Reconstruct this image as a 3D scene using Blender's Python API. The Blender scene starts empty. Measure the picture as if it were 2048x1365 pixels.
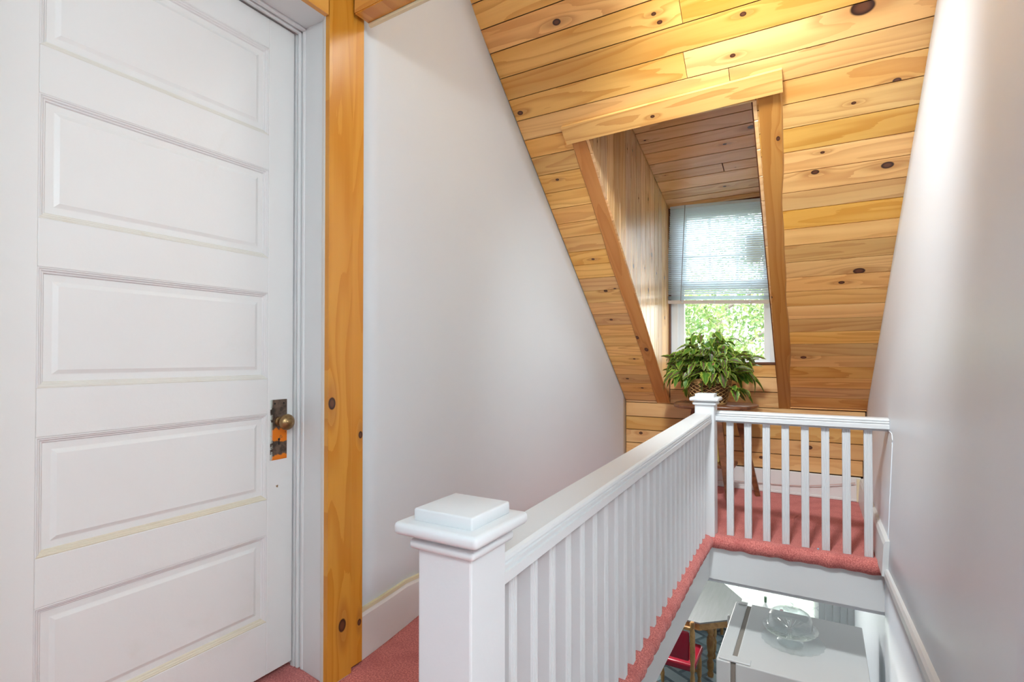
import bpy, bmesh, math, random
from mathutils import Vector, Matrix
PI = math.pi
R = math.radians
rnd = random.Random(7)
sc = bpy.context.scene
col = sc.collection

# ------------------------------------------------------------------ camera, world, light, exposure
cd = bpy.data.cameras.new('camera')
cam = bpy.data.objects.new('camera', cd)
col.objects.link(cam)
cam.location = (0, 0, 1.15)
cam.rotation_euler = (R(90.684), 0, R(30.016))
cd.sensor_width = 36
cd.lens = 1068.7 / 2048 * 36
cd.shift_y = 19.3 / 2048
cd.clip_start = 0.05
sc.camera = cam

sc.view_settings.view_transform = 'Standard'
sc.view_settings.look = 'None'
sc.view_settings.gamma = 1
sc.view_settings.use_curve_mapping = False
sc.view_settings.exposure = 0.56
sc.cycles.transparent_max_bounces = 32

w = bpy.data.worlds.new('sky')
sc.world = w
w.use_nodes = True
wn = w.node_tree
wn.nodes.clear()
wo = wn.nodes.new('ShaderNodeOutputWorld')
wb = wn.nodes.new('ShaderNodeBackground')
tc = wn.nodes.new('ShaderNodeTexCoord')
sx = wn.nodes.new('ShaderNodeSeparateXYZ')
cr = wn.nodes.new('ShaderNodeValToRGB')
wn.links.new(tc.outputs['Generated'], sx.inputs[0])
mr = wn.nodes.new('ShaderNodeMapRange')
mr.inputs[1].default_value = -1
mr.inputs[2].default_value = 1
wn.links.new(sx.outputs['Z'], mr.inputs[0])
wn.links.new(mr.outputs[0], cr.inputs[0])
cr.color_ramp.elements[0].position = 0.47
cr.color_ramp.elements[0].color = (.42, .41, .38, 1)
cr.color_ramp.elements[1].position = 0.53
cr.color_ramp.elements[1].color = (.93, .96, 1, 1)
e = cr.color_ramp.elements.new(1.0)
e.color = (.72, .84, 1, 1)
wn.links.new(cr.outputs[0], wb.inputs[0])
wb.inputs[1].default_value = 6.2
wn.links.new(wb.outputs[0], wo.inputs[0])


def lamp(name, kind, loc, power, size=.1, color=(1, 1, 1), rot=(0, 0, 0), sy=None):
    d = bpy.data.lights.new(name, kind)
    d.energy = power
    d.color = color
    if kind == 'AREA':
        d.size = size
        if sy:
            d.shape = 'RECTANGLE'
            d.size_y = sy
    elif kind == 'SUN':
        d.angle = size
    else:
        d.shadow_soft_size = size
    o = bpy.data.objects.new(name, d)
    o.location = loc
    o.rotation_euler = rot
    col.objects.link(o)
    return o


HALL_LAMP = (0.95, -0.55, 2.12)
lamp('hall_lamp_light', 'POINT', HALL_LAMP, 68, .13, (.83, .97, 1))
lamp('stairwell_fill_light', 'POINT', (-.38, 2.15, 2.98), 8, .16, (.88, .97, 1))  # unseen fill without a fixture, added to brighten the upper stairwell ceiling
sp_l = lamp('stairwell_fill_spot', 'SPOT', (-.35, 1.56, 3.15), 300, .16, (.88, .97, 1))  # unseen wide spot, added to lift the far landing and sloping boards
sp_l.rotation_euler = (Vector((-.25, 4.7, .25)) - Vector((-.35, 1.56, 3.15))).to_track_quat('-Z', 'Y').to_euler()
sp_l.data.spot_size = R(84)
sp_l.data.spot_blend = 1.0
lamp('lower_room_fill_light', 'POINT', (-1.6, 5.6, -.62), 52, .12, (1, .96, .9))  # unseen fill light, added only to brighten the lower room
lamp('sun', 'SUN', (3, -6, 9), 3.0, R(1.5), (1, .95, .86), (R(38), R(12), R(12)))


# ------------------------------------------------------------------ materials
class NT:
    def __init__(s, name):
        s.m = bpy.data.materials.new(name)
        s.m.use_nodes = True
        s.t = s.m.node_tree
        s.b = s.t.nodes['Principled BSDF']

    def n(s, typ, **kw):
        x = s.t.nodes.new(typ)
        for k, v in kw.items():
            setattr(x, k, v)
        return x

    def link(s, a, b):
        s.t.links.new(a, b)

    def setin(s, sock, v):
        if isinstance(v, bpy.types.NodeSocket):
            s.link(v, sock)
        elif v is not None:
            sock.default_value = v

    def M(s, op, a, b=None, c=None):
        x = s.n('ShaderNodeMath', operation=op)
        s.setin(x.inputs[0], a)
        s.setin(x.inputs[1], b)
        s.setin(x.inputs[2], c)
        return x.outputs[0]

    def noise(s, vec, scale=5, detail=3, rough=.5, dist=0):
        x = s.n('ShaderNodeTexNoise')
        s.setin(x.inputs['Vector'], vec)
        x.inputs['Scale'].default_value = scale
        x.inputs['Detail'].default_value = detail
        x.inputs['Roughness'].default_value = rough
        x.inputs['Distortion'].default_value = dist
        return x.outputs['Fac']

    def xyz(s, x, y, z=0.):
        c = s.n('ShaderNodeCombineXYZ')
        s.setin(c.inputs[0], x)
        s.setin(c.inputs[1], y)
        s.setin(c.inputs[2], z)
        return c.outputs[0]

    def mix(s, f, a, b):
        x = s.n('ShaderNodeMix', data_type='RGBA')
        s.setin(x.inputs[0], f)
        s.setin(x.inputs[6], a)
        s.setin(x.inputs[7], b)
        return x.outputs[2]

    def ss(s, v, a, b, c=0., d=1.):
        x = s.n('ShaderNodeMapRange', interpolation_type='SMOOTHSTEP')
        s.setin(x.inputs[0], v)
        for i, q in enumerate((a, b, c, d)):
            x.inputs[i + 1].default_value = q
        return x.outputs[0]

    def bump(s, h, strength=.3, dist=.01):
        x = s.n('ShaderNodeBump')
        x.inputs['Strength'].default_value = strength
        x.inputs['Distance'].default_value = dist
        s.link(h, x.inputs['Height'])
        s.link(x.outputs[0], s.b.inputs['Normal'])

    def out(s, color=None, rough=None, metal=None, spec=None):
        s.setin(s.b.inputs['Base Color'], color)
        s.setin(s.b.inputs['Roughness'], rough)
        s.setin(s.b.inputs['Metallic'], metal)
        s.setin(s.b.inputs['Specular IOR Level'], spec)
        return s.m


def c4(r, g, b):
    return (r, g, b, 1)


def srgb(r, g, b):
    f = lambda v: (v / 255 / 12.92) if v <= 10 else ((v / 255 + .055) / 1.055) ** 2.4
    return (f(r), f(g), f(b), 1)


def pine(name, light, dark, sapw, rough=.33, ringf=34, dens=.5):
    s = NT(name)
    uv = s.n('ShaderNodeUVMap')
    sp = s.n('ShaderNodeSeparateXYZ')
    s.link(uv.outputs[0], sp.inputs[0])
    U, V = sp.outputs[0], sp.outputs[1]
    oi = s.n('ShaderNodeObjectInfo')
    rn = oi.outputs['Random']
    off = s.M('MULTIPLY', rn, 61.)
    kterm = None
    kmask = None
    khalo = None
    for an in ('knot_a', 'knot_b'):
        at = s.n('ShaderNodeAttribute', attribute_type='OBJECT', attribute_name=an)
        a3 = s.n('ShaderNodeSeparateXYZ')
        s.link(at.outputs['Vector'], a3.inputs[0])
        du = s.M('SUBTRACT', U, a3.outputs[0])
        dv = s.M('SUBTRACT', V, a3.outputs[1])
        r = s.M('MAXIMUM', a3.outputs[2], .0005)
        d1 = s.M('DIVIDE', s.M('SQRT', s.M('ADD', s.M('POWER', s.M('MULTIPLY', du, .72), 2.), s.M('POWER', dv, 2.))), r)
        d2 = s.M('DIVIDE', s.M('SQRT', s.M('ADD', s.M('POWER', s.M('MULTIPLY', du, .3), 2.), s.M('POWER', dv, 2.))), r)
        e1 = s.M('EXPONENT', s.M('MULTIPLY', s.M('POWER', s.M('MULTIPLY', d2, .55), 2.), -1.))
        m1 = s.ss(d1, .85, 1.1, 1., 0.)
        h1 = s.ss(d2, .8, 2.3, 1., 0.)
        kterm = e1 if kterm is None else s.M('ADD', kterm, e1)
        kmask = m1 if kmask is None else s.M('MAXIMUM', kmask, m1)
        khalo = h1 if khalo is None else s.M('MAXIMUM', khalo, h1)
        dd = d1 if an == 'knot_a' else s.M('MINIMUM', dd, d1)
    UO = s.M('ADD', U, off)
    VO = s.M('ADD', V, s.M('MULTIPLY', rn, 13.))
    n1 = s.noise(s.xyz(s.M('MULTIPLY', UO, .55), s.M('MULTIPLY', VO, 5.)), 1.0, 2, .45)
    n2 = s.noise(s.xyz(s.M('MULTIPLY', UO, 3.), s.M('MULTIPLY', VO, 60.)), 1.0, 3, .6)
    ph = s.M('ADD', s.M('MULTIPLY', n1, 62.), s.M('MULTIPLY', VO, float(ringf)))
    ph = s.M('ADD', ph, s.M('MULTIPLY', kterm, 9.))
    ph = s.M('ADD', ph, s.M('MULTIPLY', n2, 1.6))
    saw = s.M('FRACT', s.M('MULTIPLY', ph, .16))
    ring = s.ss(saw, .35, .98)
    broad = s.ss(s.noise(s.xyz(s.M('MULTIPLY', UO, .35), s.M('MULTIPLY', VO, 8.)), 1., 1, .4), .40, .66)
    c = s.mix(s.M('MULTIPLY', ring, dens), light, dark)
    c = s.mix(s.M('MULTIPLY', broad, .45), c, sapw)
    fine = s.M('MULTIPLY', s.ss(n2, .45, .8), .16)
    c = s.mix(fine, c, dark)
    hs = s.n('ShaderNodeHueSaturation')
    s.link(c, hs.inputs['Color'])
    s.link(s.M('ADD', .4865, s.M('MULTIPLY', rn, .007)), hs.inputs['Hue'])
    r2 = s.M('FRACT', s.M('MULTIPLY', rn, 17.3))
    s.link(s.M('ADD', .80, s.M('MULTIPLY', r2, .34)), hs.inputs['Value'])
    s.link(s.M('ADD', .94, s.M('MULTIPLY', s.M('FRACT', s.M('MULTIPLY', rn, 7.7)), .14)), hs.inputs['Saturation'])
    c = hs.outputs[0]
    # scattered small knots
    vo = s.n('ShaderNodeTexVoronoi')
    vo.inputs['Scale'].default_value = 1
    s.link(s.xyz(s.M('MULTIPLY', UO, 2.2), s.M('MULTIPLY', VO, 5.5)), vo.inputs['Vector'])
    vs = s.n('ShaderNodeSeparateXYZ')
    s.link(vo.outputs['Color'], vs.inputs[0])
    gate = s.M('GREATER_THAN', vs.outputs[0], .78)
    rad = s.M('MULTIPLY', vs.outputs[1], .045)
    small = s.M('MULTIPLY', s.M('LESS_THAN', vo.outputs['Distance'], rad), gate)
    c = s.mix(s.M('MULTIPLY', small, .8), c, c4(.12, .035, .012))
    c = s.mix(s.M('MULTIPLY', khalo, .45), c, c4(.40, .15, .035))
    kn = s.mix(s.ss(dd, .3, .95), c4(.13, .045, .02), c4(.028, .009, .005))
    c = s.mix(kmask, c, kn)
    s.bump(ring, .04, .002)
    s.b.inputs['Coat Weight'].default_value = .25
    s.b.inputs['Coat Roughness'].default_value = .22
    return s.out(c, rough, None, .4)


def paint(name, color, rough=.45, var=.05, grime=None, gs=3., bumps=.06, wear=None):
    s = NT(name)
    tc = s.n('ShaderNodeTexCoord').outputs['Object']
    n = s.noise(tc, 2.2, 4, .6)
    dk = tuple(x * (1 - var) for x in color[:3]) + (1,)
    c = s.mix(n, dk, color)
    if grime:
        g = s.ss(s.noise(tc, gs, 5, .62, .6), .60, .78)
        c = s.mix(s.M('MULTIPLY', g, .55), c, grime)
    if wear:
        g = s.ss(s.noise(tc, 26, 4, .7, .3), .70, .74)
        c = s.mix(s.M('MULTIPLY', g, .5), c, wear)
    s.bump(s.noise(tc, 55, 4, .6), bumps, .004)
    return s.out(c, rough, None, .35)


def plain(name, color, rough=.5, metal=0., spec=.5):
    s = NT(name)
    tc = s.n('ShaderNodeTexCoord').outputs['Object']
    n = s.noise(tc, 6, 2, .5)
    c = s.mix(n, tuple(x * .94 for x in color[:3]) + (1,), color)
    return s.out(c, rough, metal, spec)


PINE = pine('pine_varnished', c4(.86, .54, .165), c4(.58, .27, .055), c4(.70, .36, .075), dens=.6)
PINE_PALE = pine('pine_dormer', c4(.84, .57, .27), c4(.60, .33, .12), c4(.72, .43, .16), .24)
PINE_KNEE = pine('pine_wall', c4(.76, .47, .17), c4(.55, .26, .06), c4(.66, .33, .08), .36)
PINE_POST = pine('pine_post', c4(.76, .41, .085), c4(.56, .225, .03), c4(.66, .30, .045), .3)
PINE_BEAM = pine('pine_beam', c4(.58, .30, .085), c4(.38, .15, .03), c4(.48, .21, .045), .32)
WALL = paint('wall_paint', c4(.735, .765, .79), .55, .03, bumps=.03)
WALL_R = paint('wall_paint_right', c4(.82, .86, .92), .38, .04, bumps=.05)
TRIM = paint('trim_paint', c4(.76, .77, .77), .38, .04, c4(.74, .71, .65), 6., .04)
DOORP = paint('door_paint', c4(.83, .82, .80), .36, .03, c4(.74, .70, .63), 2.5, .08)
DOORM = paint('door_moulding_paint', c4(.78, .77, .76), .36, .04, c4(.66, .60, .46), 3.4, .1)
WORN = paint('worn_moulding_paint', c4(.80, .72, .57), .5, .12, c4(.64, .54, .38), 9., .3)
DOORW = paint('yellowed_moulding_paint', c4(.80, .77, .70), .42, .08, c4(.70, .62, .48), 6., .2)
RAILP = paint('railing_paint', c4(.715, .725, .735), .35, .04, c4(.76, .75, .72), 5., .10)
BASEP = paint('baseboard_paint', c4(.78, .745, .72), .45, .05, c4(.68, .60, .50), 5., .1, c4(.55, .45, .36))
CREAM = paint('bare_edge', c4(.80, .70, .47), .5, .1, c4(.6, .5, .3))
GROOVE = plain('board_tongue', c4(.10, .04, .012), .7)
DARK = plain('dark_gap', c4(.012, .012, .012), .8)
VINYL = plain('window_vinyl', c4(.80, .82, .85), .35)


def carpet_mat(name, a, b):
    s = NT(name)
    tc = s.n('ShaderNodeTexCoord').outputs['Object']
    n = s.noise(tc, 170, 3, .7)
    n2 = s.noise(tc, 9, 4, .6)
    c = s.mix(s.ss(n, .3, .7), a, b)
    c = s.mix(s.M('MULTIPLY', s.ss(n2, .42, .7), .45), c, a)
    s.bump(n, .55, .006)
    s.b.inputs['Sheen Weight'].default_value = .35
    s.b.inputs['Sheen Tint'].default_value = (.9, .5, .5, 1)
    return s.out(c, .95, None, .1)


CARPET = carpet_mat('carpet_rose', c4(.42, .092, .085), c4(.82, .29, .25))


# ------------------------------------------------------------------ object helpers
def prop(o, label=None, cat=None, group=None, kind=None):
    if label:
        o['label'] = label
    if cat:
        o['category'] = cat
    if group:
        o['group'] = group
    if kind:
        o['kind'] = kind
    return o


def empty(name, loc=(0, 0, 0), rot=(0, 0, 0), **k):
    o = bpy.data.objects.new(name, None)
    o.empty_display_size = .1
    col.objects.link(o)
    o.location = loc
    o.rotation_euler = rot
    return prop(o, **k)


def mk(name, bm, mat, parent=None, smooth=False, **k):
    bmesh.ops.recalc_face_normals(bm, faces=bm.faces)
    me = bpy.data.meshes.new(name)
    bm.to_mesh(me)
    bm.free()
    if smooth is True:
        for p in me.polygons:
            p.use_smooth = True
    elif smooth:
        for p in me.polygons:
            p.use_smooth = True
        me.set_sharp_from_angle(angle=R(smooth))
    if mat:
        me.materials.append(mat)
    o = bpy.data.objects.new(name, me)
    col.objects.link(o)
    if parent:
        o.parent = parent
    return prop(o, **k)


def share(name, src, parent, loc=(0, 0, 0), rot=(0, 0, 0), scale=(1, 1, 1)):
    o = bpy.data.objects.new(name, src.data if hasattr(src, 'data') else src)
    col.objects.link(o)
    o.parent = parent
    o.location = loc
    o.rotation_euler = rot
    o.scale = scale
    return o


def struct(name, bm, mat, parent=None, smooth=False):
    o = mk(name, bm, mat, parent, smooth)
    if parent is None:
        o['kind'] = 'structure'
    return o


def B(bm, x0, x1, y0, y1, z0, z1, bev=0., seg=2, mtx=None):
    g = bmesh.ops.create_cube(bm, size=1)
    vs = g['verts']
    for v in vs:
        v.co = Vector(((x0 + x1) / 2 + v.co.x * (x1 - x0), (y0 + y1) / 2 + v.co.y * (y1 - y0), (z0 + z1) / 2 + v.co.z * (z1 - z0)))
    es = list({e for v in vs for e in v.link_edges})
    if bev > 0:
        rr = bmesh.ops.bevel(bm, geom=es, offset=bev, segments=seg, affect='EDGES', profile=.5)
        vs = list({v for f in rr['faces'] for v in f.verts} | {v for v in vs if v.is_valid})
    if mtx is not None:
        bmesh.ops.transform(bm, matrix=mtx, verts=[v for v in vs if v.is_valid])
    return vs


def nb():
    return bmesh.new()


def sweep(bm, prof, pts, ups=None, closed=False, scale=None):
    """sweep closed 2D profile (list of (a,b)) along straight points; a = side, b = up"""
    rings = []
    for i, p in enumerate(pts):
        p = Vector(p)
        if i == 0:
            d = Vector(pts[1]) - p
        elif i == len(pts) - 1:
            d = p - Vector(pts[i - 1])
        else:
            d = Vector(pts[i + 1]) - Vector(pts[i - 1])
        d.normalize()
        up = Vector(ups) if ups else (Vector((0, 0, 1)) if abs(d.z) < .9 else Vector((0, 1, 0)))
        s = d.cross(up).normalized()
        u = s.cross(d).normalized()
        k = scale[i] if scale else 1
        rings.append([bm.verts.new(p + s * a * k + u * b * k) for a, b in prof])
    n = len(prof)
    for i in range(len(rings) - 1):
        for j in range(n):
            bm.faces.new((rings[i][j], rings[i][(j + 1) % n], rings[i + 1][(j + 1) % n], rings[i + 1][j]))
    bm.faces.new(rings[0][::-1])
    bm.faces.new(rings[-1])


def circ(r, n=10):
    return [(r * math.cos(2 * PI * i / n), r * math.sin(2 * PI * i / n)) for i in range(n)]


def tube(bm, pts, r, n=8, scale=None):
    sweep(bm, circ(r, n), pts, scale=scale)


def lathe(bm, prof, loc=(0, 0, 0), n=32, mtx=None, wob=None):
    rings = []
    for r, z in prof:
        if r < 1e-5:
            rings.append([bm.verts.new((loc[0], loc[1], loc[2] + z))])
        else:
            rings.append([bm.verts.new((loc[0] + r * (wob(i, n, r, z) if wob else 1) * math.cos(2 * PI * i / n), loc[1] + r * (wob(i, n, r, z) if wob else 1) * math.sin(2 * PI * i / n), loc[2] + z)) for i in range(n)])
    for a, b in zip(rings, rings[1:]):
        for i in range(n):
            j = (i + 1) % n
            if len(a) == 1 and len(b) == 1:
                continue
            if len(a) == 1:
                bm.faces.new((a[0], b[j], b[i]))
            elif len(b) == 1:
                bm.faces.new((a[i], a[j], b[0]))
            else:
                bm.faces.new((a[i], a[j], b[j], b[i]))
    if mtx is not None:
        bmesh.ops.transform(bm, matrix=mtx, verts=[v for r_ in rings for v in r_])


def plank(name, q, T, mat, parent, bev=.009, knots=(), ends=.0015, gap=.0026):
    """board whose visible face is the quad q = [start v0, end v0, end v1, start v1]; thickness T goes behind (away from n)"""
    a, b, c, d = [Vector(v) for v in q]
    n = (b - a).cross(d - a).normalized()
    W0, W1 = (d - a).length, (c - b).length
    L = (b - a).length
    def pts(s, e, W):
        t = bev / W
        g = gap / W
        return [(s.lerp(e, g) - n * bev, 0), (s.lerp(e, t), bev), (s.lerp(e, 1 - t), W - bev), (s.lerp(e, 1 - g) - n * bev, W), (s.lerp(e, 1 - g) - n * T, W), (s.lerp(e, g) - n * T, 0)]
    dirn = (b - a).normalized()
    s0 = a + dirn * ends
    d0 = d + dirn * ends
    e0 = b - dirn * ends
    e1 = c - dirn * ends
    A = pts(s0, d0, W0)
    C = pts(e0, e1, W1)
    me = bpy.data.meshes.new(name)
    vs = [p for p, _ in A] + [p for p, _ in C]
    fs = [(i, (i + 1) % 6, 6 + (i + 1) % 6, 6 + i) for i in range(6)] + [(5, 4, 3, 2, 1, 0), (6, 7, 8, 9, 10, 11)]
    me.from_pydata([tuple(v) for v in vs], [], fs)
    uvl = me.uv_layers.new(name='UVMap')
    for p in me.polygons:
        for li, vi in zip(p.loop_indices, p.vertices):
            co = vs[vi]
            u = (co - a).dot(dirn)
            v = (A[vi][1] if vi < 6 else C[vi - 6][1])
            uvl.data[li].uv = (u, v)
    me.materials.append(mat)
    me.update()
    bm = bmesh.new()
    bm.from_mesh(me)
    bmesh.ops.recalc_face_normals(bm, faces=bm.faces)
    bm.to_mesh(me)
    bm.free()
    o = bpy.data.objects.new(name, me)
    col.objects.link(o)
    o.parent = parent
    ks = [(-9., -9., .001), (-9., -9., .001)]
    for i, (P, r) in enumerate(list(knots)[:2]):
        if isinstance(P, tuple) and len(P) == 3:
            P = Vector(P)
            u = (P - a).dot(dirn)
            v = (P - a - dirn * u).length
        else:
            u, v = P
        ks[i] = (u, v, r)
    o['knot_a'] = ks[0]
    o['knot_b'] = ks[1]
    return o


def autoknots(L, W, p=.8, rmin=.006, rmax=.015):
    out = []
    for _ in range(2):
        if rnd.random() < p * min(1, L / 1.0):
            out.append(((rnd.uniform(.05, max(.06, L - .05)), rnd.uniform(.02, max(.021, W - .02))), rnd.uniform(rmin, rmax)))
    return out


# ------------------------------------------------------------------ geometry of the house
def slope(y):          # underside of the sloping ceiling
    return .752 + .879 * (5.072 - y)


def xr(y, z):          # face of the right wall (leans a little)
    return .293 + .051 * z - .012 * (y - 3.6)


def xl(y):             # face of the left wall
    if y > 2.6:
        return -1.648
    t = max(0, min(1, (y - 1.3) / 1.3))
    t = t * t * (3 - 2 * t)
    return -1.520 - .128 * t


FZ = -2.33             # lower floor
NS = Vector((0, -.879, -1)).normalized()   # normal of the slope, into the room

# floor slab of the upper storey, around the stair opening (opening: x > -.625, .86 < y < 3.64)
bm = nb()
B(bm, -1.9, -.625, -1.6, 5.2, -.05, 0)
B(bm, -.625, 2.6, -1.6, .86, -.05, 0)
B(bm, -.625, .40, 3.64, 5.2, -.05, 0)
floor = struct('floor', bm, CARPET)

# carpet wrapped over the long edge, bulging between the balusters
bm = nb()
prof = [(-.050, .004), (-.022, .010), (.006, .008), (.024, -.004), (.032, -.022), (.030, -.042), (.018, -.060), (0, -.068)]
rows = []
y = .93
while y < 3.665:
    t = (y - 1.948) / .104
    k = abs(math.sin(PI * t)) ** .6
    dx = -.607 - .018 * (y - 1.9)
    rows.append([bm.verts.new((max(dx, -.63) + a * (.80 + .25 * k) + rnd.uniform(-.0012, .0012), y, b * (.85 + .3 * k) + rnd.uniform(-.001, .001) + .002)) for a, b in prof])
    y += .0085
for a, b in zip(rows, rows[1:]):
    for j in range(len(prof) - 1):
        bm.faces.new((a[j], a[j + 1], b[j + 1], b[j]))
mk('carpet_edge', bm, CARPET, floor, True)
bm = nb()
rows = []
x = -.63
while x < .300:
    k = .5 + .5 * math.sin(x * 47) * math.sin(x * 13 + 1)
    rows.append([bm.verts.new((x, 3.62 - a * (.95 + .2 * k) + rnd.uniform(-.0012, .0012), b * (1.0 + .15 * k) + .002)) for a, b in prof])
    x += .0085
for a, b in zip(rows, rows[1:]):
    for j in range(len(prof) - 1):
        bm.faces.new((a[j], a[j + 1], b[j + 1], b[j]))
mk('carpet_edge', bm, CARPET, floor, True)

# white fascia boards round the stair opening
bm = nb()
B(bm, -.655, -.628, .86, 3.64, -.265, -.045, .002)
struct('trim_1', bm, TRIM)
bm = nb()
B(bm, -.655, .318, 3.622, 3.65, -.272, -.055, .002)
struct('trim_2', bm, TRIM)


# left wall
def gridwall(name, mat, ys, zs, fx, ztop, flip, parent=None, thick=.06):
    bm = nb()
    vs = []
    for y in ys:
        zt = ztop(y)
        rowv = []
        for k in zs:
            z = k(zt)
            rowv.append(bm.verts.new((fx(y, z), y, z)))
        vs.append(rowv)
    for a, b in zip(vs, vs[1:]):
        for j in range(len(zs) - 1):
            bm.faces.new((a[j], a[j + 1], b[j + 1], b[j]))
    for f in bm.faces:
        f.normal_update()
        if (f.normal.x > 0) != flip:
            f.normal_flip()
    me = bpy.data.meshes.new(name)
    bm.to_mesh(me)
    bm.free()
    me.materials.append(mat)
    for p in me.polygons:
        p.use_smooth = True
    me.set_sharp_from_angle(angle=R(40))
    o = bpy.data.objects.new(name, me)
    col.objects.link(o)
    m = o.modifiers.new('thickness', 'SOLIDIFY')
    m.thickness = thick
    m.offset = -1
    o['kind'] = 'structure'
    return o


ys = [1.47 + i * (5.09 - 1.47) / 30 for i in range(31)]
zs = [(lambda zt, k=k: k / 12 * zt) for k in range(13)]
gridwall('wall_left', WALL, ys, zs, lambda y, z: xl(y), lambda y: slope(y) + .01, True)
# right wall, upper part (y from 1.4) and its strip beside the stairs
ys = [1.36 + i * (5.09 - 1.36) / 30 for i in range(31)]
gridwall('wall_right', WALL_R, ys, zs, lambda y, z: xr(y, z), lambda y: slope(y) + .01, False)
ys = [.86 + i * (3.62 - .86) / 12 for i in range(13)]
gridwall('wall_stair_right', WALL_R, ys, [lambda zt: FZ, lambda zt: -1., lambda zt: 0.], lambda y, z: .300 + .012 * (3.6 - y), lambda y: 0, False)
# horizontal moulding on the right wall at floor level, and the cut baseboard end
bm = nb()
ys_ = [3.60 - i * .2 for i in range(11)]
for (ya, yb) in zip(ys_, ys_[1:]):
    pass
sweep(bm, [(0, -.032), (.018, -.032), (.022, -.02), (.022, .014), (.014, .026), (0, .030)][::-1], [(.300 + .012 * (3.6 - y), y, .002 + .070 * (3.6 - y)) for y in (3.61, 3.0, 2.4, 1.8, 1.2)])
struct('trim_3', bm, TRIM)
bm = nb()
vsb = []
for y in (5.05, 3.40):
    vsb.append([bm.verts.new((xr(y, z) + dx, y, z)) for dx, z in ((0, 0.002), (-.026, 0.002), (-.026, .165), (-.018, .185), (0, .19))])
for j in range(5):
    bm.faces.new((vsb[0][j], vsb[0][(j + 1) % 5], vsb[1][(j + 1) % 5], vsb[1][j]))
bm.faces.new(vsb[0])
bm.faces.new(vsb[1][::-1])
struct('baseboard_right', bm, TRIM)
# plaster bead that runs from the rail down the right wall
bm = nb()
pts = []
for i in range(5):
    pts.append((3.66 - i * .028, .735))
for i in range(1, 9):
    t = i / 8 * PI / 2
    pts.append((3.548 - .06 * math.sin(t), .735 - .07 * (1 - math.cos(t))))
for i in range(1, 12):
    pts.append((3.488 - .004 * i, .665 - .058 * i))
tube(bm, [(xr(y, z) - .001, y, z) for y, z in pts], .0028, 8)
struct('trim_4', bm, WALL_R, smooth=True)

# left baseboard with a bare cream top edge
def bdrop(y):
    t = max(0, min(1, (y - 1.75) / .45))
    return .065 * t * t * (3 - 2 * t)


def baseb(name, ys, h, t):
    bm = nb()
    vsb = []
    for y in ys:
        x0 = xl(y)
        k = bdrop(y)
        vsb.append([bm.verts.new((x0 + dx, y, z)) for dx, z in ((0, 0.002), (t, 0.002), (t, h - k), (t * .5, h + .012 - k), (0, h + .012 - k))])
    for a, b in zip(vsb, vsb[1:]):
        for j in range(5):
            bm.faces.new((a[j], a[(j + 1) % 5], b[(j + 1) % 5], b[j]))
    bm.faces.new(vsb[0])
    bm.faces.new(vsb[-1][::-1])
    return struct(name, bm, BASEP)


yb_ = [1.471 + i * .15 for i in range(24)] + [5.06]
bl = baseb('baseboard_left', yb_, .165, .018)
bm = nb()
for a, b in zip(yb_, yb_[1:]):
    B(bm, 0, 1, 0, 1, 0, 1)
    vv = bm.verts[:][-8:]
    for v in vv:
        yy = a if v.co.y < .5 else b
        v.co = Vector((xl(yy) + v.co.x * .013, yy, .178 - bdrop(yy) + v.co.z * .014))
mk('top_edge', bm, CREAM, bl)

# back (knee) wall: backing and boards
bm = nb()
B(bm, -1.75, -1.235, 5.09, 5.15, -.05, .80)
B(bm, -1.235, -.30, 5.09, 5.15, -.05, 1.06)
B(bm, -.30, .36, 5.09, 5.15, -.05, .80)
wall_back = struct('wall_back', bm, GROOVE)
zk = [.195, .323, .451, .578, .713]
kk = {0: [((-.30, .26), .012)], 1: [((1.30, .05), .011), ((.42, .07), .013)], 2: [((1.12, .03), .006), ((1.42, .08), .008)], 3: [((.35, .09), .006)]}
for i in range(4):
    x1 = xr(5.07, zk[i]) - .001
    ks = []
    if i == 1:
        ks = [((-.085, 5.07, .40), .016)]
    if i == 0:
        ks = [((-.45, 5.07, .285), .012)]
    if i == 2:
        ks = [((.05, 5.07, .49), .008)]
    if i == 3:
        ks = []
    if i == 1:
        ks.append(((-1.50, 5.07, .42), .013))
    plank('plank', [(-1.646, 5.07, zk[i]), (x1, 5.07, zk[i]), (x1, 5.07, zk[i + 1]), (-1.646, 5.07, zk[i + 1])], .018, PINE_KNEE, wall_back, .005, ks)
plank('plank', [(-1.646, 5.07, .713), (-1.222, 5.07, .713), (-1.222, 5.07, .772), (-1.646, 5.07, .772)], .018, PINE_KNEE, wall_back, .004)
plank('plank', [(-.31, 5.07, .716), (.325, 5.07, .716), (.325, 5.07, .772), (-.31, 5.07, .772)], .018, PINE_KNEE, wall_back, .004)
zm = [.713, .848, .975, 1.088]
for i in range(3):
    plank('plank', [(-1.221, 5.07, zm[i]), (-.311, 5.07, zm[i]), (-.311, 5.07, zm[i + 1]), (-1.221, 5.07, zm[i + 1])], .018, PINE_KNEE, wall_back, .004,
          [((-.80 + .14 * i, 5.07, zm[i] + .05), .013), ((-1.08 + .2 * i, 5.07, zm[i] + .03), .009)])
bm = nb()
B(bm, -1.646, .27, 5.048, 5.068, .002, .192, .003)
B(bm, -1.646, .27, 5.038, 5.05, .002, .02, .003)
struct('baseboard_back', bm, BASEP)
bm = nb()
B(bm, .24, .262, 5.03, 5.047, .002, .185, .002)
struct('trim_5', bm, CREAM)

# sloping ceiling: backing slab around the dormer opening, then boards
DX0, DX1, DY = -1.232, -.296, 3.05


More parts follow.
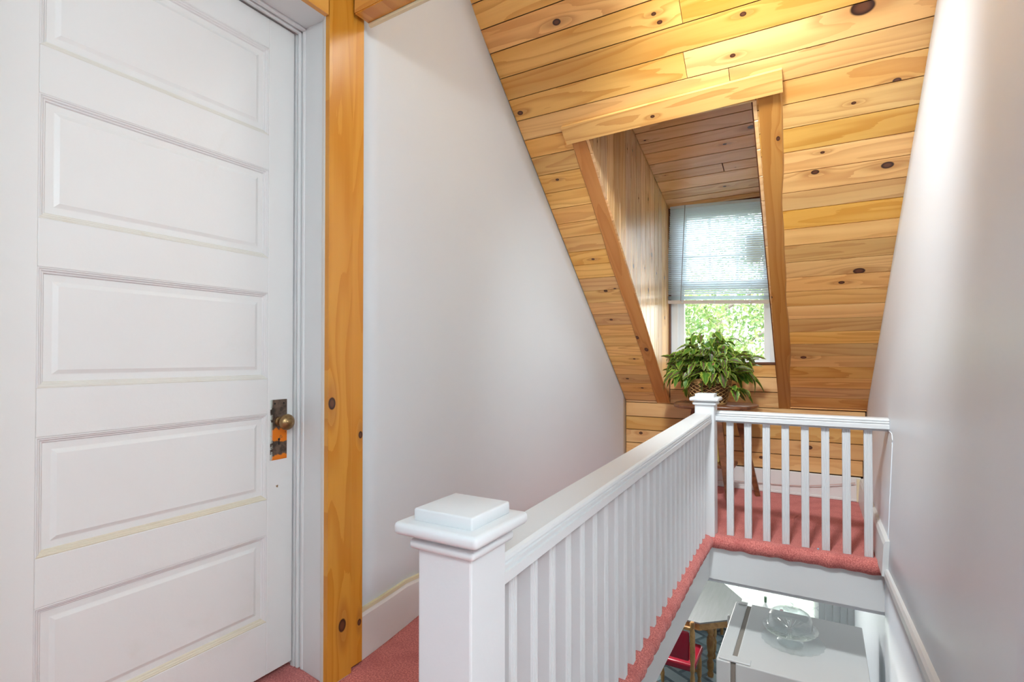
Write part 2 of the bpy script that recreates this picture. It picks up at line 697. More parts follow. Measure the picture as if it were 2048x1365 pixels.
def slab(bm, x0, x1, y0, y1, t0=.022, t1=.07):
    vs = []
    for y in (y0, y1):
        for t in (t0, t1):
            for x in (x0, x1):
                p = Vector((x, y, slope(y))) - NS * t
                vs.append(bm.verts.new(p))
    for f in ((0, 1, 3, 2), (4, 6, 7, 5), (0, 4, 5, 1), (2, 3, 7, 6), (0, 2, 6, 4), (1, 5, 7, 3)):
        bm.faces.new([vs[i] for i in f])


bm = nb()
slab(bm, -1.75, .62, 1.30, DY)
slab(bm, -1.75, DX0, DY, 5.16)
slab(bm, DX1, .62, DY, 5.16)
ceiling = struct('ceiling', bm, GROOVE)
yk = [5.072, 4.976, 4.88, 4.785, 4.69, 4.592, 4.494, 4.397, 4.299, 4.201, 4.1, 4.004, 3.906, 3.804, 3.708, 3.605, 3.512, 3.415, 3.318, 3.213, 3.112,
      3.018, 2.919, 2.817, 2.718, 2.608, 2.51, 2.41, 2.31, 2.21, 2.11, 2.01, 1.91, 1.81, 1.71, 1.61, 1.50]
KN = [(-.021, 3.427, .015), (.312, 3.445, .021), (.211, 3.990, .024), (.119, 4.055, .013), (-.113, 4.604, .015), (.321, 3.11, .013), (.171, 2.831, .035),
      (-.374, 2.878, .010), (-.31, 2.745, .011), (-1.206, 2.575, .017), (-1.60, 2.885, .014), (-.69, 2.69, .010), (-.711, 2.655, .009), (.015, 3.342, .008),
      (-1.42, 4.62, .008), (-1.47, 3.77, .009), (-1.50, 4.25, .010), (-1.44, 4.93, .010), (-1.52, 3.25, .009), (-1.55, 4.83, .011), (-1.38, 4.0, .008), (-1.46, 4.01, .012), (.15, 3.16, .008)]


def cplank(x0, x1, ya, yb, mat=PINE):
    ks = [((x, y, slope(y)), r) for x, y, r in KN if x0 - .01 < x < x1 + .01 and yb < y < ya]
    return plank('plank', [(x0, ya, slope(ya)), (x1, ya, slope(ya)), (x1, yb, slope(yb)), (x0, yb, slope(yb))][::1], .02, mat, ceiling, .007, ks)


def cq(x0, x1, ya, yb):
    # orientation so that the visible face looks down into the room
    za, zb = slope(ya), slope(yb)
    ks = [((x, y, slope(y)), r) for x, y, r in KN if x0 - .01 < x < x1 + .01 and yb < y < ya]
    return plank('plank', [(x0, yb, zb), (x0, ya, za), (x1, ya, za), (x1, yb, zb)], .02, PINE, ceiling)


for i in range(len(yk) - 1):
    ya, yb = yk[i], yk[i + 1]
    x1 = xr((ya + yb) / 2, slope((ya + yb) / 2)) + .004
    segs = [(-1.646, x1)]
    if ya > DY + .03:
        segs = [(-1.646, DX0 - .01), (DX1 + .01, x1)]
    elif abs(yb - 2.608) < .001:
        segs = [(-1.646, -.583), (-.583, x1)]
    elif abs(yb - 2.817) < .001:
        segs = [(-1.646, -.604), (-.604, x1)]
    elif i % 3 == 0:
        xm = -1.1 + (i * 37 % 10) / 10
        segs = [(-1.646, xm), (xm, x1)]
    for (a, b) in segs:
        # u runs along x, v runs up the slope (towards smaller y)
        ks = [((x, y, slope(y)), r) for x, y, r in KN if a - .01 < x < b + .01 and yb < y < ya]
        plank('plank', [(a, yb, slope(yb)), (b, yb, slope(yb)), (b, ya, slope(ya)), (a, ya, slope(ya))],   .02, PINE, ceiling, .0105, ks, .0015 if len(segs) > 1 else 0)


# dormer: side walls, ceiling
def dz(y):
    return 2.873 - .305 * (y - 4.0)


def sidewall(name, x, sgn):
    bm = nb()
    t = .02 * sgn
    pts = [(DY, slope(DY) - .02), (5.09, .72), (5.09, dz(5.09) + .02), (DY, dz(DY) + .02)]
    a = [bm.verts.new((x + t, y, z)) for y, z in pts]
    b = [bm.verts.new((x + 3 * t, y, z)) for y, z in pts]
    bm.faces.new(a)
    bm.faces.new(b[::-1])
    for i in range(4):
        bm.faces.new((a[i], b[i], b[(i + 1) % 4], a[(i + 1) % 4]))
    o = struct(name, bm, GROOVE)
    y = 5.064
    k = 0
    while y > DY + .02:
        y2 = max(DY, y - .1285)
        q = [(x, y, slope(y) - .03), (x, y, dz(y)), (x, y2, dz(y2)), (x, y2, slope(y2) - .03)]
        if sgn > 0:
            q = [(x, y2, slope(y2) - .03), (x, y2, dz(y2)), (x, y, dz(y)), (x, y, slope(y) - .03)]
        L = dz(y) - slope(y)
        plank('plank', q, .018, PINE_PALE, o, .006, autoknots(L, .128, .55, .006, .016), .0015, .004)
        y = y2
        k += 1
    return o


sidewall('wall_dormer_left', -1.225, -1)
sidewall('wall_dormer_right', -.303, 1)
bm = nb()
B(bm, -1.245, -.283, DY, 5.09, 0, .04)
for v in bm.verts:
    v.co.z = dz(v.co.y) + .021 + v.co.z
ceil_d = struct('ceiling_dormer', bm, GROOVE)
yd = [5.066, 4.984, 4.902, 4.779, 4.632, 4.52, 4.386, 4.247, 4.126, 4.0, 3.872, 3.745, 3.62, 3.49, 3.36, 3.23, 3.10]
for i in range(len(yd) - 1):
    a, b = yd[i], yd[i + 1]
    segs = [(-1.225, -.303)]
    if i == 4:
        segs = [(-1.225, -.672), (-.672, -.303)]
    for (p, q_) in segs:
        ks = {6: [((-.62, 4.30, dz(4.3)), .011)], 7: [((-.42, 4.17, dz(4.17)), .020)], 2: [((-.70, 4.83, dz(4.83)), .010)], 4: [((-1.13, 4.55, dz(4.55)), .005)], 8: [((-1.17, 4.09, dz(4.09)), .007)]}.get(i, [])
        plank('plank', [(p, b, dz(b)), (q_, b, dz(b)), (q_, a, dz(a)), (p, a, dz(a))], .018, PINE_PALE, ceil_d, .006, ks, .004, .0045)
# upright closing panel behind the header board
bm = nb()
B(bm, -1.24, -.29, DY - .02, DY + .02, slope(DY) - .02, 3.20)
struct('trim_6', bm, PINE_PALE)


# trim boards of the dormer opening: header and two live-edged side boards
def liveboard(name, inner, outer, y0, y1, mat, wave, zoff=.026, seed=1, knots=(), wave_in=0):
    """board lying on the slope from y0 (top) to y1 (bottom); inner/outer = (x at top, x at bottom)"""
    r = random.Random(seed)
    n = 40
    bm = nb()
    uvl = bm.loops.layers.uv.new('UVMap')
    rows = []
    ph = [r.uniform(0, 6) for _ in range(4)]
    for i in range(n + 1):
        t = i / n
        y = y0 + (y1 - y0) * t
        wv = wave * (math.sin(t * 9 + ph[0]) + .6 * math.sin(t * 21 + ph[1]) + .35 * math.sin(t * 43 + ph[2]))
        wi = wave_in * (math.sin(t * 11 + ph[3]) + .5 * math.sin(t * 27 + ph[1]))
        xi = inner[0] + (inner[1] - inner[0]) * t + wi
        xo = outer[0] + (outer[1] - outer[0]) * t + wv
        s = 1 if xo > xi else -1
        zc = slope(y)
        ring = []
        for x, off in ((xi, 0.), (xi, zoff), (xo - s * .014, zoff), (xo, zoff * .45), (xo, 0.)):
            p = Vector((x, y, zc)) + NS * off
            ring.append((bm.verts.new(p), (t * (y1 - y0) * 1.33, abs(x - xi))))
        rows.append(ring)
    def face(items):
        f = bm.faces.new([q[0] for q in items])
        for lp, q in zip(f.loops, items):
            lp[uvl].uv = q[1]
    for a, b in zip(rows, rows[1:]):
        for j in range(5):
            k = (j + 1) % 5
            face([a[j], a[k], b[k], b[j]])
    face(rows[0])
    face(rows[-1][::-1])
    o = mk(name, bm, mat, None, 30, kind='structure')
    ks = [(-9., -9., .001), (-9., -9., .001)]
    for i, kq in enumerate(knots):
        ks[i] = kq
    o['knot_a'], o['knot_b'] = ks
    return o


HDR = mk('trim_7', nb(), PINE, None, kind='structure')
bpy.data.objects.remove(HDR)
o = plank('trim_7', [Vector((-1.367, 2.985, slope(2.985))) + NS * .024, Vector((-.156, 2.962, slope(2.962))) + NS * .024,
                     Vector((-.156, 3.052, slope(3.052))) + NS * .024, Vector((-1.365, 3.075, slope(3.075))) + NS * .024], .024, PINE, None, .003,
          [((.55, .075), .009)])
o['kind'] = 'structure'
# thin edge board under the header
o = plank('trim_8', [(-1.245, DY - .02, 2.488), (-.29, DY - .02, 2.488), (-.29, DY - .02, 2.56), (-1.245, DY - .02, 2.56)], .018, PINE, None, .002)
o['kind'] = 'structure'
liveboard('trim_9', (-1.245, -1.222), (-1.350, -1.352), 3.074, 5.115, PINE_BEAM, .004, .026, 3, [(1.93, .055, .017), (1.78, .10, .015)])
liveboard('trim_10', (-.275, -.312), (-.165, -.212), 3.056, 5.105, PINE_BEAM, .007, .028, 8, [(.25, .085, .010), (1.42, .0, .008)])
# inner lining strips that give the two side boards their depth
for nm, xx in (('trim_11', -1.238), ('trim_12', -.305)):
    bm = nb()
    for y in (3.075, 5.09):
        pass
    vs = []
    for y in (3.075, 5.085):
        for x in (xx - .006, xx + .010):
            for off in (-.055, .004):
                vs.append(bm.verts.new(Vector((x, y, slope(y))) + NS * off))
    for f in ((0, 1, 3, 2), (4, 6, 7, 5), (0, 4, 5, 1), (2, 3, 7, 6), (0, 2, 6, 4), (1, 5, 7, 3)):
        bm.faces.new([vs[i] for i in f])
    struct(nm, bm, PINE_PALE)

# ------------------------------------------------------------------ dormer window
WT = -.040  # the right end sits a little lower than the left
win = empty('window_1', (-1.21, 5.10, 0), kind='structure')


def wz(x, z):
    return z + WT * (x + 1.21) / .87


def wbox(name, parts, mat, parent, bev=.003):
    bm = nb()
    for (x0, x1, y0, y1, z0, z1) in parts:
        B(bm, x0, x1, y0, y1, z0, z1, bev)
    for v in bm.verts:
        v.co.z = wz(v.co.x, v.co.z)
    if parent is win:
        for v in bm.verts:
            v.co -= win.location
    return mk(name, bm, mat, parent)


wbox('window_frame', [(-1.212, -1.155, 5.075, 5.16, 1.115, 2.60), (-.375, -.312, 5.075, 5.16, 1.105, 2.60), (-1.212, -.312, 5.075, 5.16, 1.108, 1.145), (-1.212, -.312, 5.075, 5.16, 2.52, 2.60),
                      (-1.157, -1.147, 5.068, 5.078, 1.14, 2.55)], VINYL, win)
lower = wbox('lower_sash', [(-1.155, -1.095, 5.10, 5.13, 1.14, 1.86), (-.425, -.375, 5.10, 5.13, 1.14, 1.86), (-1.10, -.42, 5.10, 5.13, 1.14, 1.170), (-1.10, -.42, 5.10, 5.13, 1.81, 1.86)], VINYL, win)
upper = wbox('upper_sash', [(-1.155, -1.08, 5.125, 5.155, 1.80, 2.53), (-.43, -.375, 5.125, 5.155, 1.80, 2.53), (-1.10, -.40, 5.125, 5.155, 2.45, 2.53), (-1.10, -.40, 5.125, 5.155, 1.79, 1.83)], VINYL, win)
for x in (-.875, -.640):
    wbox('muntin', [(x - .012, x + .012, 5.13, 5.15, 1.82, 2.46)], VINYL, win)
wbox('muntin', [(-1.09, -.41, 5.132, 5.148, 2.075, 2.10)], VINYL, win)
s = NT('window_glass')
tr = s.n('ShaderNodeBsdfTransparent')
gl = s.n('ShaderNodeBsdfGlossy')
gl.inputs['Roughness'].default_value = .02
fr = s.n('ShaderNodeLayerWeight')
fr.inputs[0].default_value = .5
mx = s.n('ShaderNodeMixShader')
s.link(s.M('ADD', s.M('MULTIPLY', s.M('POWER', fr.outputs['Facing'], 4.), .8), .04), mx.inputs[0])
s.link(tr.outputs[0], mx.inputs[1])
s.link(gl.outputs[0], mx.inputs[2])
s.link(mx.outputs[0], s.t.nodes['Material Output'].inputs[0])
GLASS = s.m
wbox('glass_pane', [(-1.10, -.42, 5.113, 5.117, 1.165, 1.82)], GLASS, win, 0)
wbox('glass_pane', [(-1.09, -.41, 5.139, 5.142, 1.82, 2.46)], GLASS, win, 0)
for x, z in ((-.905, 2.452), (-.585, 2.445), (-.905, 1.822), (-.60, 1.815)):
    wbox('sash_clip', [(x - .035, x + .035, 5.115, 5.127, z - .012, z + .006)], plain('clip_dark', c4(.10, .075, .06), .5), win, .004)
ST = NT('sticker_paper')
tcs = ST.n('ShaderNodeTexCoord').outputs['Object']
nn = ST.noise(tcs, 40, 3, .6)
ST.b.inputs['Transmission Weight'].default_value = .1
ST.out(ST.mix(ST.ss(nn, .45, .6), c4(.86, .80, .42), c4(.70, .60, .25)), .6)
stk = wbox('paper_label', [(-.565, -.447, 5.122, 5.124, 2.015, 2.285)], ST.m, win, 0)
stk['label'] = 'yellow paper label'
wbox('label_print', [(-.555, -.530, 5.1200, 5.1215, 2.235, 2.25), (-.540, -.515, 5.1200, 5.1215, 2.13, 2.14)], DARK, win, 0)

# wooden lining round the window
bm = nb()
B(bm, -1.224, -1.208, 5.045, 5.075, 1.06, 2.56, .002)
struct('trim_13', bm, PINE_KNEE)
bm = nb()
B(bm, -1.208, -.32, 5.045, 5.075, 2.553, 2.60, .002)
for v in bm.verts:
    v.co.z = wz(v.co.x, v.co.z)
struct('trim_14', bm, PINE_KNEE)
bm = nb()
B(bm, -1.224, -.31, 5.055, 5.12, 1.086, 1.106, .003)
struct('trim_15', bm, PINE_KNEE)
# wall closing around the dormer window from outside
bm = nb()
B(bm, -1.30, -1.205, 5.10, 5.16, .70, 2.70)
B(bm, -.315, -.25, 5.10, 5.16, .70, 2.70)
B(bm, -1.30, -.25, 5.10, 5.16, 2.58, 2.80)
struct('wall_dormer_front', bm, PINE_PALE)

# ------------------------------------------------------------------ window blind
bl_ = empty('window_blind', (-1.203, 5.03, 2.55), (0, R(2.7), 0), label='white slatted window blind lowered halfway over the dormer window', cat='blind')
BW = .865
BM = NT('blind_slat')
tcb = BM.n('ShaderNodeTexCoord').outputs['Object']
BM.out(BM.mix(BM.noise(tcb, 4, 2), c4(.80, .86, .90), c4(.86, .90, .93)), .35)
BM.b.inputs['Transmission Weight'].default_value = 0
tl = BM.n('ShaderNodeBsdfTranslucent')
tl.inputs[0].default_value = (.90, .96, .98, 1)
mx = BM.n('ShaderNodeMixShader')
mx.inputs[0].default_value = .50
BM.link(BM.b.outputs[0], mx.inputs[1])
BM.link(tl.outputs[0], mx.inputs[2])
BM.link(mx.outputs[0], BM.t.nodes['Material Output'].inputs[0])
BMS = BM.m
PINKW = plain('blind_rail', c4(.78, .70, .66), .4)
bm = nb()
B(bm, 0, BW, -.013, .013, -.028, 0, .002)
mk('headrail', bm, BMS, bl_)
bm = nb()
nseg = 5
prof = [(-.0125 + .025 * i / nseg, .0018 * (1 - ((i - nseg / 2) / (nseg / 2)) ** 2)) for i in range(nseg + 1)]
up = [bm.verts.new((0, a, b)) for a, b in prof]
up2 = [bm.verts.new((BW, a, b)) for a, b in prof]
dn = [bm.verts.new((0, a, b - .0006)) for a, b in prof]
dn2 = [bm.verts.new((BW, a, b - .0006)) for a, b in prof]
for i in range(nseg):
    bm.faces.new((up[i], up[i + 1], up2[i + 1], up2[i]))
    bm.faces.new((dn[i], dn2[i], dn2[i + 1], dn[i + 1]))
bm.faces.new((up[0], up2[0], dn2[0], dn[0]))
bm.faces.new((up[-1], dn[-1], dn2[-1], up2[-1]))
sl = mk('slat', bm, BMS, bl_)
NSL = 41
for i in range(NSL):
    z = -.042 - i * (.79 / NSL)
    o = sl if i == 0 else share('slat', sl, bl_)
    o.location = (rnd.uniform(-.002, .002), 0, z)
    o.rotation_euler = (R(-(34 if i < 3 else 29.5 + rnd.uniform(-1, 1))), 0, 0)
for i in range(9):
    o = share('slat', sl, bl_, (0, 0, -.836 - i * .0038))
bm = nb()
B(bm, -.002, BW + .002, -.014, .014, -.905, -.874, .003)
mk('bottom_rail', bm, PINKW, bl_)
for x in (.15, .43, .72):
    bm = nb()
    tube(bm, [(x, -.014, -.02), (x, -.014, -.88)], .0008, 5)
    tube(bm, [(x, .014, -.02), (x, .014, -.88)], .0008, 5)
    B(bm, x - .008, x + .008, -.017, -.013, -.895, -.88, .001)
    mk('ladder_cord', bm, BMS, bl_)
bm = nb()
tube(bm, [(.137, -.024, -.005), (.137, -.026, -.88)], .0035, 6)
mk('tilt_wand', bm, plain('wand_grey', c4(.38, .36, .36), .3), bl_)

# ------------------------------------------------------------------ white door with five panels
DXP = -1.705
door = empty('door_1', (DXP, .459, 0), kind='structure')


def dbox(name, y0, y1, z0, z1, x0=-.036, x1=0., mat=DOORP, bev=.002, parent=door):
    bm = nb()
    B(bm, x0, x1, y0 - .459, y1 - .459, z0, z1, bev)
    return mk(name, bm, mat, parent)


PY0, PY1 = .565, 1.214
pz = [(2.257, 1.944), (1.820, 1.503), (1.379, 1.071), (.947, .643), (.518, .210)]
dbox('stile', .385, PY0, .025, 2.365)
dbox('stile', PY1, 1.318, .025, 2.365)
rz = [2.365] + [v for p in pz for v in p] + [.025]
for i in range(0, 12, 2):
    dbox('rail', PY0, PY1, rz[i + 1], rz[i], -.036, -.0004)
for (zt, zb) in pz:
    # panel: recessed, with a slightly raised field
    bm = nb()
    yy = [PY0 - .459, PY1 - .459]
    def ring(d, x):
        return [bm.verts.new((x, yy[0] + d, zb + d)), bm.verts.new((x, yy[1] - d, zb + d)), bm.verts.new((x, yy[1] - d, zt - d)), bm.verts.new((x, yy[0] + d, zt - d))]
    steps = [(.0, -.030), (.0, -.013), (.034, -.013), (.036, -.0125), (.046, -.008)]
    rs = [ring(*q) for q in steps]
    for a, b in zip(rs, rs[1:]):
        for j in range(4):
            bm.faces.new((a[j], a[(j + 1) % 4], b[(j + 1) % 4], b[j]))
    bm.faces.new(rs[-1])
    bm.faces.new(rs[0][::-1])
    mk('panel', bm, DOORP, door)
    bm = nb()
    steps = [(.0, -.0135), (.0, -.0015), (.003, -.001), (.005, -.0035), (.008, -.004), (.011, -.008), (.014, -.0085), (.017, -.0135)]
    rs = [ring(*q) for q in steps]
    for a, b in zip(rs, rs[1:]):
        for j in range(4):
            bm.faces.new((a[j], a[(j + 1) % 4], b[(j + 1) % 4], b[j]))
    for f in bm.faces:
        f.material_index = 1 if f.calc_center_median().z < zb + .018 else 0
    mo = mk('panel_moulding', bm, DOORM, door)
    mo.data.materials.append(WORN if zt < 1.0 else DOORW)
# rusty escutcheon with knob
s = NT('old_brass_plate')
tcp = s.n('ShaderNodeTexCoord').outputs['Object']
n1 = s.noise(tcp, 18, 4, .7, .5)
n2 = s.noise(tcp, 28, 4, .7)
c = s.mix(s.ss(n2, .35, .65), c4(.06, .045, .035), c4(.20, .13, .09))
sp = s.n('ShaderNodeSeparateXYZ')
s.link(tcp, sp.inputs[0])
zc = sp.outputs[2]
zc = s.M('ADD', zc, s.M('MULTIPLY', s.M('SUBTRACT', n1, .5), .05))
bandz = s.M('MAXIMUM', s.M('MULTIPLY', s.ss(zc, .848, .853), s.ss(zc, .888, .895, 1., 0.)), s.ss(zc, .789, .796, 1., 0.))
c = s.mix(s.M('MULTIPLY', bandz, s.ss(n2, .30, .42)), c, c4(.85, .22, .01))
edge = s.M('MULTIPLY', s.ss(sp.outputs[1], .7655, .775, 1., 0.), s.ss(n2, .42, .5))
c = s.mix(edge, c, c4(.62, .66, .60))
s.bump(n2, .4, .002)
PLATE = s.out(c, .42, .45)
bm = nb()
B(bm, 0, .0035, 1.223 - .459, 1.291 - .459, .779, .996, .0015)
pl_ = mk('knob_plate', bm, PLATE, door, label='tarnished plate with orange rust')
BRASS = NT('aged_brass')
tcp = BRASS.n('ShaderNodeTexCoord').outputs['Object']
BRASS.out(BRASS.mix(BRASS.ss(BRASS.noise(tcp, 25, 3), .4, .65), c4(.20, .12, .05), c4(.34, .22, .10)), .33, .9)
bm = nb()
m_ = Matrix.Translation((0.0035, 1.257 - .459, .917)) @ Matrix.Rotation(PI / 2, 4, 'Y')
lathe(bm, [(0, 0), (.017, 0), (.017, .004), (.011, .007), (.010, .026), (.013, .029), (.022, .031), (.0275, .037), (.029, .044), (.0275, .051), (.022, .057), (.013, .0615), (.012, .0605), (.010, .0625), (0, .064)], n=36, mtx=m_)
mk('knob', bm, BRASS.m, pl_, 50)
bm = nb()
m_ = Matrix.Translation((0.0036, 1.257 - .459, .852)) @ Matrix.Rotation(PI / 2, 4, 'Y')
lathe(bm, [(0, 0), (.0045, 0), (.0045, .0006), (0, .0006)], n=14, mtx=m_)
B(bm, .0036, .0042, 1.257 - .459 - .002, 1.257 - .459 + .002, .832, .85)
mk('keyhole', bm, DARK, pl_)
for y in (1.240, 1.277):
    bm = nb()
    m_ = Matrix.Translation((0.0036, y - .459, .982)) @ Matrix.Rotation(PI / 2, 4, 'Y')
    lathe(bm, [(0, 0), (.0035, 0), (.003, .0006), (0, .0006)], n=10, mtx=m_)
    mk('screw_hole', bm, DARK, pl_)
bm = nb()
m_ = Matrix.Translation((0.0002, 1.253 - .459, .683)) @ Matrix.Rotation(PI / 2, 4, 'Y')
lathe(bm, [(0, 0), (.0045, 0), (.004, .001), (0, .0006)], n=9, mtx=m_, wob=lambda i, n, r, z: 1 + .35 * math.sin(i * 2.3))
mk('paint_chip', bm, plain('bare_wood', c4(.30, .17, .08), .7), door)

# door recess: jamb, soffit, stops, dark gap, back panel
bm = nb()
B(bm, -1.705 - .10, -1.64, 1.332, 1.39, 0.0, 2.376, .002)
B(bm, -1.72, -1.697, 1.3225, 1.34, 0.0, 2.38, .002)
B(bm, -1.692, -1.676, 1.320, 1.34, 0.0, 2.38, .006, 3)
B(bm, -1.668, -1.650, 1.3215, 1.34, 0.0, 2.38, .006, 3)
struct('trim_16', bm, TRIM)
bm = nb()
B(bm, -1.655, -1.535, 1.325, 1.39, 0., 2.378, .002)
for v in bm.verts:
    if v.co.x > -1.6 and v.co.y < 1.35:
        v.co.y -= .016
struct('trim_17', bm, TRIM)
bm = nb()
B(bm, -1.538, -1.512, 1.304, 1.39, 0., 2.39, .003)
B(bm, -1.514, -1.4835, 1.290, 1.39, 0., 2.39, .003)
struct('trim_18', bm, paint('casing_edge_paint', c4(.76, .72, .66), .45, .1, c4(.6, .5, .4), 8.))
bm = nb()
B(bm, -1.80, -1.64, .30, 1.39, 2.372, 2.44, .002)
B(bm, -1.692, -1.676, .30, 1.335, 2.360, 2.374, .005, 3)
B(bm, -1.668, -1.650, .30, 1.335, 2.362, 2.374, .005, 3)
struct('trim_19', bm, TRIM)
bm = nb()
B(bm, -1.655, -1.50, .30, 1.39, 2.352, 2.44, .002)
for v in bm.verts:
    if v.co.z < 2.4 and v.co.x < -1.6:
        v.co.z += .02
struct('trim_20', bm, TRIM)
bm = nb()
B(bm, -1.80, -1.76, .30, 1.33, 0, 2.40)
struct('trim_21', bm, DARK)
bm = nb()
B(bm, -1.80, -1.50, .20, .38, 0, 2.6)
struct('wall_hall_left', bm, WALL)

# pine boards on the wall corner and around the cased opening
trm = [('trim_22', [(-1.482, 1.400, 0.003), (-1.482, 1.400, 3.1), (-1.482, 1.287, 3.1), (-1.482, 1.287, 0.003)], [((-1.482, 1.306, .987), .016), ((-1.482, 1.356, .193), .017)]),
       ('trim_23', [(-1.497, 1.468, 0.01), (-1.497, 1.468, 3.1), (-1.497, 1.402, 3.1), (-1.497, 1.402, 0.01)], [((-1.497, 1.455, .858), .010), ((-1.497, 1.452, .16), .009)])]
for nm, q, ks in trm:
    o = plank(nm, q, .02, PINE_POST, None, .002, ks)
    o['kind'] = 'structure'
bm = nb()
B(bm, -1.56, -1.505, 1.391, 1.472, .003, 3.1)
struct('wall_corner', bm, PINE_POST)
# head over the door recess
o = plank('trim_24', [(-1.482, .30, 2.345), (-1.482, 1.286, 2.345), (-1.482, 1.286, 2.47), (-1.482, .30, 2.47)], .02, PINE_POST, None, .002)
o['kind'] = 'structure'
bm = nb()
B(bm, -1.80, -1.503, .30, 1.40, 2.47, 3.1)
struct('wall_hall_upper', bm, PINE_POST)
# header across the opening
o = plank('trim_25', [(-1.478, 1.468, 2.415), (-1.478, 1.400, 2.412), (.62, 1.400, 2.50), (.62, 1.468, 2.50)][::-1], .02, PINE_POST, None, .002)
o['kind'] = 'structure'
o = plank('trim_26', [(-1.478, 1.398, 2.413), (.62, 1.398, 2.50), (.62, 1.398, 2.68), (-1.478, 1.398, 2.60)], .018, PINE_POST, None, .002, [((.16, .05), .012)])
o['kind'] = 'structure'
bm = nb()
B(bm, -1.478, .62, 1.47, 1.484, 2.405, 2.62, .001)
for v in bm.verts:
    v.co.z += .04 * (v.co.x + 1.478)
struct('trim_27', bm, CREAM)
bm = nb()
B(bm, -1.56, .66, 1.418, 1.468, 2.54, 3.97)
struct('wall_over_header', bm, WALL)
# hallway ceiling over the camera
bm = nb()
B(bm, -1.85, 2.6, -1.6, 1.42, 2.62, 2.68)
struct('ceiling_hall', bm, WALL)
# rear part of the hall left open towards the next room; left wall beyond the door
bm = nb()
B(bm, -1.80, -1.50, -1.6, .30, 0, 2.62)
struct('wall_hall_rear_left', bm, WALL)

bm = nb()
B(bm, -1.8, 2.7, -1.7, -1.6, 0, 2.65)
struct('wall_hall_back', bm, WALL)
bm = nb()
B(bm, 2.6, 2.7, -1.6, 1.45, 0, 2.65)
struct('wall_hall_right', bm, WALL)
bm = nb()
B(bm, .48, 2.6, 1.36, 1.42, 0, 2.65)
struct('wall_hall_front', bm, WALL)

# ------------------------------------------------------------------ balustrade round the stair opening
rail = empty('stair_railing', (-.607, .86, 0), label='white painted stair railing with square newels, moulded handrail and fluted balusters', cat='railing')
RO = Vector((-.607, .86, 0))


def newel(x, y, w, top, cap0, capw, blockw):
    bm = nb()
    B(bm, x - w / 2 - RO.x, x + w / 2 - RO.x, y - w / 2 - RO.y, y + w / 2 - RO.y, .0, top, .004)
    nw = mk('newel_post', bm, RAILP, rail)
    bm = nb()
    X, Y = x - RO.x, y - RO.y
    def sq(hw, z0, z1, b, sg=2):
        B(bm, X - hw, X + hw, Y - hw, Y + hw, z0, z1, b, sg)
    sq(w / 2 + .013, top - .004, top + .014, .007, 3)
    sq(w / 2 + .004, top + .010, cap0 + .003, .001, 1)
    sq(capw / 2, cap0, cap0 + .024, .009, 3)
    sq(blockw / 2, cap0 + .022, cap0 + .047, .004, 3)
    mk('post_cap', bm, RAILP, nw, 40)
    return nw


newel(-.607, .859, .122, .790, .815, .190, .134)
newel(-.651, 3.660, .120, .845, .866, .178, .118)

RP = [(-.055, 0), (.055, 0), (.055, .022), (.050, .024), (.050, .029), (.054, .031), (.054, .036), (.050, .038), (.050, .042), (.054, .045), (.052, .052), (.046, .057),
      (-.046, .057), (-.052, .052), (-.054, .045), (-.050, .042), (-.050, .038), (-.054, .036), (-.054, .031), (-.050, .029), (-.050, .024), (-.055, .022)]
bm = nb()
sweep(bm, RP, [Vector((-.604, .918, .695)) - RO, Vector((-.660, 3.602, .733)) - RO])
mk('handrail', bm, RAILP, rail)
bm = nb()
RP2 = [(a * .85, b * 1.02) for a, b in RP]
sweep(bm, RP2, [Vector((-.592, 3.700, .741)) - RO, Vector((.331, 3.700, .744)) - RO])
B(bm, -.592 - RO.x, .331 - RO.x, 3.682 - RO.y, 3.722 - RO.y, .728, .742, .002)
mk('handrail', bm, RAILP, rail)


def bal_mesh(wf, d, h):
    """baluster with fluted faces on +-y (width wf along x, depth d along y)"""
    bm = nb()
    pr = []
    hw, hd = wf / 2, d / 2
    fl = []
    n = 4
    for i in range(n):
        a = -hw + wf * (i + .12) / n + .002
        b = -hw + wf * (i + .88) / n - .0
        fl += [(a, hd - .0005), (a + .0012, hd + .0022 - .0005), (b - .0012, hd + .0017), (b, hd - .0005)]
    top = [(-hw, hd - .002), (-hw + .001, hd)] + fl + [(hw - .001, hd), (hw, hd - .002)]
    bot = [(-x, -y) for x, y in top]
    pr = top + bot
    ra = [bm.verts.new((x, y, 0)) for x, y in pr]
    rb = [bm.verts.new((x, y, h)) for x, y in pr]
    m = len(pr)
    for i in range(m):
        bm.faces.new((ra[i], ra[(i + 1) % m], rb[(i + 1) % m], rb[i]))
    bm.faces.new(ra[::-1])
    bm.faces.new(rb)
    return bm


b0 = mk('baluster', bal_mesh(.0335, .046, .700), RAILP, rail)
k0 = -9
first = True
for k in range(-9, 16):
    y = 1.948 + .104 * k + .017
    if y < .95 or y > 3.58:
        continue
    xc = -.613 - .0195 * (y - 1.0)
    loc = Vector((xc, y, .004)) - RO
    o = b0 if first else share('baluster', b0, rail)
    o.location = loc
    o.rotation_euler = (0, 0, R(90))
    o.scale = (1, 1, (.690 + .0142 * (y - .92)) / .700)
    first = False
b1 = mk('baluster', bal_mesh(.042, .032, .728), RAILP, rail)
for i in range(8):
    x = -.510 + .106 * i
    o = b1 if i == 0 else share('baluster', b1, rail)
    o.location = Vector((x, 3.700, .002)) - RO

